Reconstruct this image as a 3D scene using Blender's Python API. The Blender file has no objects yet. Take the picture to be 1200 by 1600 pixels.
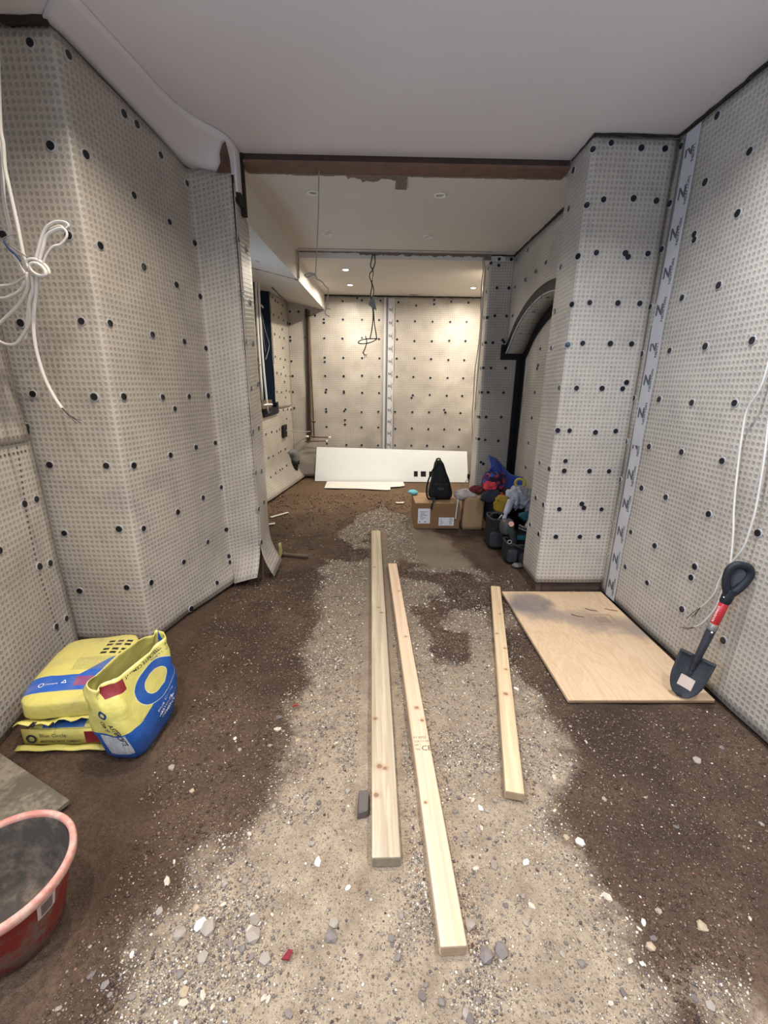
import bpy, bmesh, math, random
import numpy as np
from mathutils import Vector, Matrix, noise
from mathutils.bvhtree import BVHTree

random.seed(7)
rng = np.random.default_rng(7)
SC = bpy.context.scene
COL = SC.collection
pi = math.pi
sin, cos, rad = math.sin, math.cos, math.radians

# ------------------------------------------------------------------ camera
CAM_F = 670.0                      # focal length in pixels of the 1200x1600 frame
def cam_rot(pitch, yaw, roll):
    return (Matrix.Rotation(-yaw, 3, 'Z') @ Matrix.Rotation(pi/2 - pitch, 3, 'X') @ Matrix.Rotation(roll, 3, 'Z'))
cd = bpy.data.cameras.new('camera')
cam = bpy.data.objects.new('camera', cd)
COL.objects.link(cam)
cam.location = (0, 0, 1.5)
cam.rotation_euler = cam_rot(rad(16.4), rad(1.06), rad(0.7)).to_euler()
cd.sensor_fit = 'VERTICAL'
cd.sensor_height = 36.0
cd.lens = CAM_F/1600*36.0
cd.clip_start = 0.02
SC.camera = cam

# ------------------------------------------------------------------ exposure, world and lights
SC.view_settings.view_transform = 'Standard'
SC.view_settings.look = 'None'
SC.view_settings.gamma = 1.0
SC.view_settings.use_curve_mapping = False
SC.view_settings.exposure = 0.0

wd = bpy.data.worlds.new('world'); SC.world = wd; wd.use_nodes = True
wd.node_tree.nodes['Background'].inputs[0].default_value = (0.75, 0.85, 1.0, 1)
wd.node_tree.nodes['Background'].inputs[1].default_value = 0.25

def area(name, loc, direction, size, power, color, sy=None, spread=180, disk=False):
    l = bpy.data.lights.new(name, 'AREA')
    l.shape = 'DISK' if disk else ('RECTANGLE' if sy else 'SQUARE')
    l.size = size
    if sy: l.size_y = sy
    l.energy = power; l.color = color; l.spread = rad(spread)
    o = bpy.data.objects.new(name, l); COL.objects.link(o)
    o.location = loc
    o.rotation_euler = Vector(direction).to_track_quat('-Z', 'Y').to_euler()
    return o
COOL = (0.95, 0.96, 1.0)
NEUT = (1.0, 0.87, 0.71)
WARM = (1.0, 0.90, 0.74)
P_A, P_C, P_BACK, P_SIDE = 22.0, 26.0, 10.0, 60.0
LED_A = [(-0.66, 1.72, P_A), (1.14, 1.72, P_A), (-0.66, 0.5, P_A), (1.14, 0.5, P_A), (-0.66, -0.7, P_A), (1.14, -0.7, P_A)]
LED_C = [(-0.38, 5.62, P_C), (-0.376, 6.41, P_C), (1.38, 5.72, P_C), (1.30, 6.46, P_C)]
LED_B = [(-0.484, 3.706), (0.457, 3.706), (-0.48, 4.593), (0.47, 4.613)]
ZA, ZB, ZC = 2.907, 2.86, 2.80
area('daylight_rear_window', (-0.45, -2.25, 1.75), (0.1, 1, -0.02), 1.5, P_BACK, (0.74, 0.86, 1.0), 1.5)

area('daylight_side_window', (-1.50, -0.1, 1.65), (1, 0.0, -0.02), 1.2, P_SIDE, (0.50, 0.72, 1.0), 1.1)

# ------------------------------------------------------------------ helpers
def off_of(o):
    v = Vector((0, 0, 0))
    while o is not None:
        v += Vector(o.location); o = o.parent
    return v
def tag(o, label=None, cat=None, group=None, kind=None):
    if label: o['label'] = label
    if cat: o['category'] = cat
    if group: o['group'] = group
    if kind: o['kind'] = kind
    return o
def thing(name, label, cat, loc, group=None):
    o = bpy.data.objects.new(name, None); COL.objects.link(o)
    o.location = loc; o.empty_display_size = 0.05
    return tag(o, label, cat, group)
def obj(name, geo, mats, parent=None, smooth=False, uv=None, fm=None, loc=None):
    """One mesh object out of (verts, faces) given in world coordinates."""
    v, f = geo
    me = bpy.data.meshes.new(name)
    base = off_of(parent) if parent else Vector((0, 0, 0))
    if loc is not None and parent is None: base = Vector(loc)
    me.from_pydata([(p[0]-base[0], p[1]-base[1], p[2]-base[2]) for p in v], [], [tuple(q) for q in f])
    if not isinstance(mats, (list, tuple)): mats = [mats]
    for m in mats: me.materials.append(m)
    if fm is not None: me.polygons.foreach_set('material_index', fm)
    if smooth: me.polygons.foreach_set('use_smooth', [True]*len(me.polygons))
    if uv is not None:
        ul = me.uv_layers.new(name='UVMap')
        li = np.empty(len(me.loops), int); me.loops.foreach_get('vertex_index', li)
        ul.data.foreach_set('uv', np.asarray(uv, float)[li].ravel())
    me.update()
    o = bpy.data.objects.new(name, me); COL.objects.link(o)
    if loc is not None and parent is None: o.location = loc
    if parent: o.parent = parent
    return o
def join(*gs):
    V, F = [], []
    for v, f in gs:
        n = len(V); V += list(v); F += [tuple(i+n for i in q) for q in f]
    return V, F
def fmats(*pairs):
    out = []
    for g, m in pairs: out += [m]*len(g[1])
    return out
def xf(g, fn): return [fn(Vector(p)) for p in g[0]], g[1]
def move(g, d): d = Vector(d); return [Vector(p)+d for p in g[0]], g[1]
def frame(g, o, x, y, z):
    o, x, y, z = map(Vector, (o, x, y, z))
    return [o+x*p[0]+y*p[1]+z*p[2] for p in g[0]], g[1]
def box(x0, x1, y0, y1, z0, z1, bev=0.0, seg=1):
    bm = bmesh.new(); bmesh.ops.create_cube(bm, size=1)
    for v in bm.verts:
        v.co = Vector(((x0+x1)/2+v.co.x*(x1-x0), (y0+y1)/2+v.co.y*(y1-y0), (z0+z1)/2+v.co.z*(z1-z0)))
    if bev > 0: bmesh.ops.bevel(bm, geom=list(bm.edges), offset=bev, segments=seg, profile=0.5, affect='EDGES')
    bm.verts.index_update()
    g = [v.co.copy() for v in bm.verts], [[v.index for v in f.verts] for f in bm.faces]
    bm.free(); return g
def grid_faces(nx, ny, closed=False):
    F = []
    for j in range(ny-1):
        for i in range(nx if closed else nx-1):
            a = j*nx+i; b = j*nx+(i+1) % nx
            F.append((a, b, b+nx, a+nx))
    return F
def loft(rings, cap0=True, cap1=True):
    n = len(rings[0]); V = [Vector(p) for r in rings for p in r]
    F = grid_faces(n, len(rings), True)
    if cap0: F.append(tuple(reversed(range(n))))
    if cap1: F.append(tuple((len(rings)-1)*n+i for i in range(n)))
    return V, F
def lathe(prof, seg, o=(0, 0, 0), x=(1, 0, 0), y=(0, 1, 0), z=(0, 0, 1), cap0=False, cap1=False):
    rings = [[(r*cos(2*pi*k/seg), r*sin(2*pi*k/seg), h) for k in range(seg)] for r, h in prof]
    return frame(loft(rings, cap0, cap1), o, x, y, z)
def smooth_path(P, n=6, closed=False):
    P = [Vector(p) for p in P]; m = len(P); out = []
    rngi = range(m if closed else m-1)
    for i in rngi:
        if closed: p0, p1, p2, p3 = P[i-1], P[i], P[(i+1) % m], P[(i+2) % m]
        else: p0, p1, p2, p3 = P[max(i-1, 0)], P[i], P[i+1], P[min(i+2, m-1)]
        for k in range(n):
            t = k/n
            out.append(0.5*((2*p1)+(p2-p0)*t+(2*p0-5*p1+4*p2-p3)*t*t+(3*p1-p0-3*p2+p3)*t**3))
    if not closed: out.append(P[-1])
    return out
def tube(P, r, seg=8, n=6, closed=False, smooth=True, flat=1.0):
    P = smooth_path(P, n, closed) if smooth else [Vector(p) for p in P]
    m = len(P); rings = []
    up = None
    for i, p in enumerate(P):
        a = P[i-1] if (i > 0 or closed) else p
        b = P[(i+1) % m] if (i < m-1 or closed) else p
        t = (b-a)
        t = t.normalized() if t.length > 1e-9 else Vector((0, 0, 1))
        if up is None: up = t.orthogonal().normalized()
        up = (up-t*up.dot(t))
        up = up.normalized() if up.length > 1e-6 else t.orthogonal().normalized()
        s = t.cross(up)
        rr = r[min(int(i*len(r)/m), len(r)-1)] if isinstance(r, (list, tuple)) else r
        rings.append([p+up*(rr*cos(2*pi*k/seg))+s*(rr*flat*sin(2*pi*k/seg)) for k in range(seg)])
    if closed:
        V = [q for R in rings for q in R]; F = []
        for j in range(m):
            for k in range(seg):
                a = j*seg+k; b = j*seg+(k+1) % seg; c = ((j+1) % m)*seg
                F.append((a, b, c+(k+1) % seg, c+k))
        return V, F
    return loft(rings)
def spow(c, e): return math.copysign(abs(c)**e, c)
def sellipse(a, b, e, n): return [(a*spow(cos(2*pi*k/n), e), b*spow(sin(2*pi*k/n), e)) for k in range(n)]
def rbox(c, h, e=0.35, nu=28, nv=16):
    """Pillow-like rounded box (superquadric)."""
    V = []
    for j in range(nv+1):
        ph = -pi/2+pi*j/nv
        for i in range(nu):
            th = 2*pi*i/nu
            V.append(Vector((c[0]+h[0]*spow(cos(ph), e)*spow(cos(th), e), c[1]+h[1]*spow(cos(ph), e)*spow(sin(th), e), c[2]+h[2]*spow(sin(ph), e))))
    return V, grid_faces(nu, nv+1, True)
def nz(p, s, seed=0.0): return noise.noise(Vector((p[0]*s+seed*7.3, p[1]*s-seed*3.1, p[2]*s+seed*1.7)))
def crumple(g, amp, sc, seed=0, ridge=True, floor=None):
    V = []
    for p in g[0]:
        p = Vector(p)
        d = Vector((nz(p, sc, seed), nz(p, sc, seed+9), nz(p, sc, seed+17)))
        if ridge: d += 0.6*Vector((1-2*abs(nz(p, sc*2.1, seed+3)), 1-2*abs(nz(p, sc*2.1, seed+5)), 1-2*abs(nz(p, sc*2.1, seed+6))))
        q = p+d*amp
        if floor is not None and q.z < floor: q.z = floor
        V.append(q)
    return V, g[1]
def blob(c, h, amp, sc, seed, e=0.8, floor=None, nu=36, nv=22):
    return crumple(rbox(c, h, e, nu, nv), amp, sc, seed, True, floor)
_txt = {}
def text_geo(body, size, align='LEFT', bold=0.0):
    key = (body, align, bold)
    if key not in _txt:
        c = bpy.data.curves.new('t', 'FONT'); c.body = body; c.size = 1; c.align_x = align; c.resolution_u = 2; c.offset = bold
        o = bpy.data.objects.new('t', c); COL.objects.link(o)
        dg = bpy.context.evaluated_depsgraph_get()
        me = bpy.data.meshes.new_from_object(o.evaluated_get(dg))
        _txt[key] = ([tuple(v.co) for v in me.vertices], [tuple(p.vertices) for p in me.polygons])
        bpy.data.objects.remove(o); bpy.data.curves.remove(c); bpy.data.meshes.remove(me)
    v, f = _txt[key]
    return [(p[0]*size, p[1]*size, 0.0) for p in v], f

# ------------------------------------------------------------------ materials
class X:
    """Small expression wrapper round shader sockets."""
    def __init__(s, nt, k): s.nt, s.k = nt, k
    def _m(s, op, *a, clamp=False):
        n = s.nt.nodes.new('ShaderNodeMath'); n.operation = op; n.use_clamp = clamp
        for i, q in enumerate((s,)+a):
            if isinstance(q, X): s.nt.links.new(q.k, n.inputs[i])
            else: n.inputs[i].default_value = q
        return X(s.nt, n.outputs[0])
    def __add__(s, o): return s._m('ADD', o)
    __radd__ = __add__
    def __sub__(s, o): return s._m('SUBTRACT', o)
    def __rsub__(s, o): return (s*-1.0)+o
    def __mul__(s, o): return s._m('MULTIPLY', o)
    __rmul__ = __mul__
    def __truediv__(s, o): return s._m('DIVIDE', o)
    def gt(s, o): return s._m('GREATER_THAN', o)
    def lt(s, o): return s._m('LESS_THAN', o)
    def abs(s): return s._m('ABSOLUTE')
    def fract(s): return s._m('FRACT')
    def sqrt(s): return s._m('SQRT')
    def sin(s): return s._m('SINE')
    def pow(s, o): return s._m('POWER', o)
    def mn(s, o): return s._m('MINIMUM', o)
    def mx(s, o): return s._m('MAXIMUM', o)
    def clamp(s): return s._m('ADD', 0.0, clamp=True)
    def step(s, a, b):
        n = s.nt.nodes.new('ShaderNodeMapRange'); n.interpolation_type = 'SMOOTHSTEP'
        s.nt.links.new(s.k, n.inputs[0])
        n.inputs[1].default_value = a; n.inputs[2].default_value = b
        return X(s.nt, n.outputs[0])
    def rect(s, t, u0, u1, v0, v1):
        return s.gt(u0)*s.lt(u1)*t.gt(v0)*t.lt(v1)
class MT:
    def __init__(s, name, rough=0.7, spec=0.3, metal=0.0):
        s.m = bpy.data.materials.new(name); s.m.use_nodes = True
        s.nt = s.m.node_tree; s.b = s.nt.nodes['Principled BSDF']
        s.b.inputs['Roughness'].default_value = rough
        s.b.inputs['Specular IOR Level'].default_value = spec
        s.b.inputs['Metallic'].default_value = metal
    def coord(s, which='Object'):
        n = s.nt.nodes.new('ShaderNodeTexCoord'); return n.outputs[which]
    def xyz(s, vec):
        n = s.nt.nodes.new('ShaderNodeSeparateXYZ'); s.nt.links.new(vec, n.inputs[0])
        return [X(s.nt, n.outputs[i]) for i in range(3)]
    def scale(s, vec, sc, add=(0, 0, 0)):
        n = s.nt.nodes.new('ShaderNodeVectorMath'); n.operation = 'MULTIPLY_ADD'
        s.nt.links.new(vec, n.inputs[0]); n.inputs[1].default_value = sc; n.inputs[2].default_value = add
        return n.outputs[0]
    def noise(s, vec, scale, detail=3, rough=0.55, dist=0.0):
        n = s.nt.nodes.new('ShaderNodeTexNoise'); s.nt.links.new(vec, n.inputs['Vector'])
        n.inputs['Scale'].default_value = scale; n.inputs['Detail'].default_value = detail
        n.inputs['Roughness'].default_value = rough; n.inputs['Distortion'].default_value = dist
        return X(s.nt, n.outputs[0])
    def voro(s, vec, scale, feature='F1', out='Distance', rnd=1.0):
        n = s.nt.nodes.new('ShaderNodeTexVoronoi'); n.feature = feature; s.nt.links.new(vec, n.inputs['Vector'])
        n.inputs['Scale'].default_value = scale; n.inputs['Randomness'].default_value = rnd
        return n.outputs[out]
    def attr(s, name, out='Fac'):
        n = s.nt.nodes.new('ShaderNodeAttribute'); n.attribute_name = name
        return n.outputs[out]
    def mix(s, fac, a, b):
        n = s.nt.nodes.new('ShaderNodeMix'); n.data_type = 'RGBA'
        if isinstance(fac, X): s.nt.links.new(fac.k, n.inputs[0])
        else: n.inputs[0].default_value = fac
        for i, q in ((6, a), (7, b)):
            if isinstance(q, (tuple, list)): n.inputs[i].default_value = (q[0], q[1], q[2], 1)
            else: s.nt.links.new(q, n.inputs[i])
        return n.outputs[2]
    def col(s, q):
        if isinstance(q, (tuple, list)): s.b.inputs['Base Color'].default_value = (q[0], q[1], q[2], 1)
        else: s.nt.links.new(q, s.b.inputs['Base Color'])
    def bump(s, h, dist=0.002, strength=1.0):
        n = s.nt.nodes.new('ShaderNodeBump'); n.inputs['Strength'].default_value = strength; n.inputs['Distance'].default_value = dist
        s.nt.links.new(h.k, n.inputs['Height']); s.nt.links.new(n.outputs[0], s.b.inputs['Normal'])
    def rough(s, x): s.nt.links.new(x.k, s.b.inputs['Roughness'])
def srgb(r, g, b):
    f = lambda c: (c/255/12.92) if c <= 10 else ((c/255+0.055)/1.055)**2.4
    return (f(r), f(g), f(b))
def plain(name, c, rough=0.6, metal=0.0, spec=0.3, var=0.18, sc=14, bump=0.0):
    t = MT(name, rough, spec, metal)
    co = t.coord(); n = t.noise(co, sc, 4)
    t.col(t.mix(n, tuple(q*(1-var) for q in c), tuple(min(1, q*(1+var)) for q in c)))
    if bump: t.bump(n, bump)
    return t.m

def membrane():
    t = MT('studded_membrane', 0.37, 0.5)
    uv = t.coord('UV'); u, v, _ = t.xyz(uv); co = t.coord()
    P = 0.028
    fu = (u/P).fract()-0.5; fv = (v/P).fract()-0.5
    r = (fu*fu+fv*fv).sqrt()
    spot = 1-r.step(0.24, 0.42)
    ring = r.step(0.36, 0.44)*(1-r.step(0.44, 0.54))
    big = t.noise(co, 1.1, 4); mid = t.noise(co, 5.0, 4, 0.6); fine = t.noise(co, 60, 2)
    base = t.mix(big.step(0.3, 0.7), (0.385, 0.346, 0.302), (0.515, 0.470, 0.412))
    base = t.mix((mid.step(0.45, 0.75))*0.45, base, (0.28, 0.265, 0.25))
    base = t.mix(spot*(fine*0.35+0.22)*(mid*1.3+0.35).clamp(), base, (0.155, 0.147, 0.138))
    base = t.mix(ring*0.22, base, (0.54, 0.51, 0.47))  # pale ring painted in as a highlight round each stud
    t.col(base)
    t.bump(r.step(0.20, 0.44)+fine*0.08, 0.003, 0.55)
    return t.m
M_MEM = membrane()
M_MASON = plain('damp_brick_backing', (0.14, 0.092, 0.066), 0.95, var=0.5, sc=9)
M_PLUG = plain('black_plug_head', (0.006, 0.006, 0.010), 0.32, spec=0.5)
M_FLANGE = plain('clear_plug_flange', (0.42, 0.42, 0.44), 0.35)
def plaster(name, c, dirt=0.12):
    t = MT(name, 0.85, 0.2); co = t.coord()
    n = t.noise(co, 1.3, 5, 0.6); f = t.noise(co, 220, 2)
    a = t.mix(n, tuple(q*0.92 for q in c), tuple(min(1, q*1.05) for q in c))
    a = t.mix(t.noise(co, 6, 5, 0.7).step(0.62, 0.85)*dirt, a, (0.30, 0.27, 0.25))
    t.col(a); t.bump(f, 0.0006, 0.6); return t.m
M_CEIL = plaster('ceiling_paint', (0.68, 0.655, 0.68))
M_CEIL2 = plaster('white_ceiling_paint', (0.64, 0.61, 0.57))
M_RAW = plain('raw_broken_plaster', (0.20, 0.155, 0.125), 0.95, var=0.45, sc=40, bump=0.004)
M_RAW2 = plain('bare_brick_patch', (0.10, 0.058, 0.044), 0.95, var=0.5, sc=30, bump=0.004)
M_STEEL = plain('red_oxide_steel', (0.155, 0.09, 0.065), 0.75, var=0.4, sc=12)
M_DARK = plain('gap_shade_dark_steel', (0.03, 0.025, 0.02), 0.95, var=0.4)  # near-black colour painted as shade in gaps; also cracks and the steel stub
M_NAVY = plain('navy_damp_coating', (0.007, 0.018, 0.048), 0.45, spec=0.4, var=0.3)
M_BLACK = plain('black_jointing_tape', (0.006, 0.006, 0.009), 0.5, var=0.3)
M_TAPE = plain('white_seam_tape', (0.50, 0.50, 0.515), 0.45, var=0.07, sc=30)
M_INK = plain('grey_print', (0.10, 0.10, 0.115), 0.6)
M_CABLE = plain('white_cable_sheath', (0.62, 0.60, 0.57), 0.45, var=0.12)
M_CABLE2 = plain('grey_cable_sheath', (0.30, 0.285, 0.27), 0.5, var=0.12)
M_CABLEB = plain('black_cable_sheath', (0.02, 0.02, 0.022), 0.5)
M_CU = plain('dull_copper', (0.13, 0.085, 0.06), 0.45, metal=0.4, var=0.3, sc=25)
M_WHITEP = plain('white_plastic', (0.78, 0.78, 0.77), 0.4, var=0.05)
M_GREYP = plain('grey_plastic', (0.16, 0.16, 0.17), 0.5)
M_BLKP = plain('black_plastic', (0.012, 0.012, 0.014), 0.5, var=0.3)

# ------------------------------------------------------------------ the setting: sheets of membrane on the walls
def fillet(P, r):
    """Round the corners of a list of (top, bottom) stations."""
    out = [P[0]]
    for i in range(1, len(P)-1):
        a, p, b = P[i-1], P[i], P[i+1]
        la = (Vector(a[1])-Vector(p[1])).length; lb = (Vector(b[1])-Vector(p[1])).length
        ta, tb = min(r/la, 0.4), min(r/lb, 0.4)
        for k in range(5):
            t = k/4
            def q(j):
                s = Vector(p[j]).lerp(Vector(a[j]), ta); e = Vector(p[j]).lerp(Vector(b[j]), tb); m = Vector(p[j])
                return s*(1-t)**2+m*2*t*(1-t)+e*t*t
            out.append((q(0), q(1)))
    out.append(P[-1]); return out
class Sheet:
    def __init__(s, name, P, res=0.05, r=0.03, flare=None, wav=0.010, seed=0, zf=0.30, back=True, label=None, cat='wall', backoff=0.05, kind='structure', parent=None, u0=0.0):
        P = fillet([(Vector(a), Vector(b)) for a, b in P], r) if len(P) > 2 else [(Vector(a), Vector(b)) for a, b in P]
        st = [(P[0][0], P[0][1], 0.0)]; u = 0.0
        for (a0, b0), (a1, b1) in zip(P[:-1], P[1:]):
            L = ((b1-b0).length+(a1-a0).length)/2; n = max(1, int(round(L/res)))
            for k in range(1, n+1):
                st.append((a0.lerp(a1, k/n), b0.lerp(b1, k/n), u+L*k/n))
            u += L
        H = max((a-b).length for a, b, _ in st); nv = max(2, int(round(H/res)))
        V, UV, NR = [], [], []
        m = len(st)
        for j in range(nv+1):
            t = j/nv
            for i, (a, b, uu) in enumerate(st):
                p = b.lerp(a, t)
                i0, i1 = max(i-1, 0), min(i+1, m-1)
                d = (st[i1][1].lerp(st[i1][0], t)-st[i0][1].lerp(st[i0][0], t))
                nrm = d.cross(a-b)
                nrm = nrm.normalized() if nrm.length > 1e-9 else Vector((0, 0, 1))
                hh = (p-b).length
                w = wav*(noise.noise(Vector((uu*2.3+seed*5.1, hh*2.3, seed*3.7)))*0.9+noise.noise(Vector((uu*6+seed, hh*6, seed*1.3)))*0.40+0.12*abs(noise.noise(Vector((uu*9+seed, hh*5, seed*2.3)))))
                edge = min(1.0, (H-hh)/0.1)
                q = p+nrm*w*edge
                if flare:
                    fa = flare(uu, u) if callable(flare) else flare
                    z = hh
                    if z < zf: q = q+nrm*(fa*((zf-z)/zf)**2)
                V.append(q); UV.append((uu+u0, hh)); NR.append(nrm)
        s.obj = obj(name, (V, grid_faces(m, nv+1)), M_MEM, parent, True, UV)
        sd = s.obj.modifiers.new('thickness', 'SOLIDIFY'); sd.thickness = 0.005; sd.offset = -1
        if parent is None:
            tag(s.obj, label, cat, None, kind)
        s.bvh = BVHTree.FromPolygons(V, grid_faces(m, nv+1))
        s.W = u
        if back:
            B = []
            for j in (0, 1):
                for i in range(m):
                    a, b, uu = st[i]
                    i0, i1 = max(i-1, 0), min(i+1, m-1)
                    d = st[i1][1]-st[i0][1]
                    nr = d.cross(Vector((0, 0, 1))).normalized()
                    B.append(Vector((b.x, b.y, -0.25))-nr*backoff if j == 0 else Vector((a.x, a.y, a.z+0.12))-nr*backoff)
            bo = obj('masonry', (B, grid_faces(m, 2)), M_MASON, s.obj, False)
PLUG_ME = None
def make_plug():
    g = lathe([(0.0215, 0.0), (0.0205, 0.003), (0.0165, 0.0035), (0.0155, 0.007), (0.0, 0.006)], 10)
    me = bpy.data.meshes.new('plug')
    me.from_pydata([tuple(p) for p in g[0]], [], [tuple(f) for f in g[1]])
    me.materials.append(M_FLANGE); me.materials.append(M_PLUG)
    me.polygons.foreach_set('material_index', [0]*20+[1]*(len(me.polygons)-20))
    me.update(); return me
PLUG_ME = make_plug()
def add_plugs(sheet, pts, sc=1.0):
    for k, p in enumerate(pts):
        loc, nrm, _, _ = sheet.bvh.find_nearest(Vector(p))
        if loc is None: continue
        o = bpy.data.objects.new('plug', PLUG_ME); COL.objects.link(o)
        o.parent = sheet.obj
        o.location = loc+nrm*0.0005-Vector(off_of(sheet.obj))
        o.rotation_euler = nrm.to_track_quat('Z', 'Y').to_euler()
        s = sc*(0.98+0.16*((k*37) % 10)/10)
        o.scale = (s, s, s)
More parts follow.
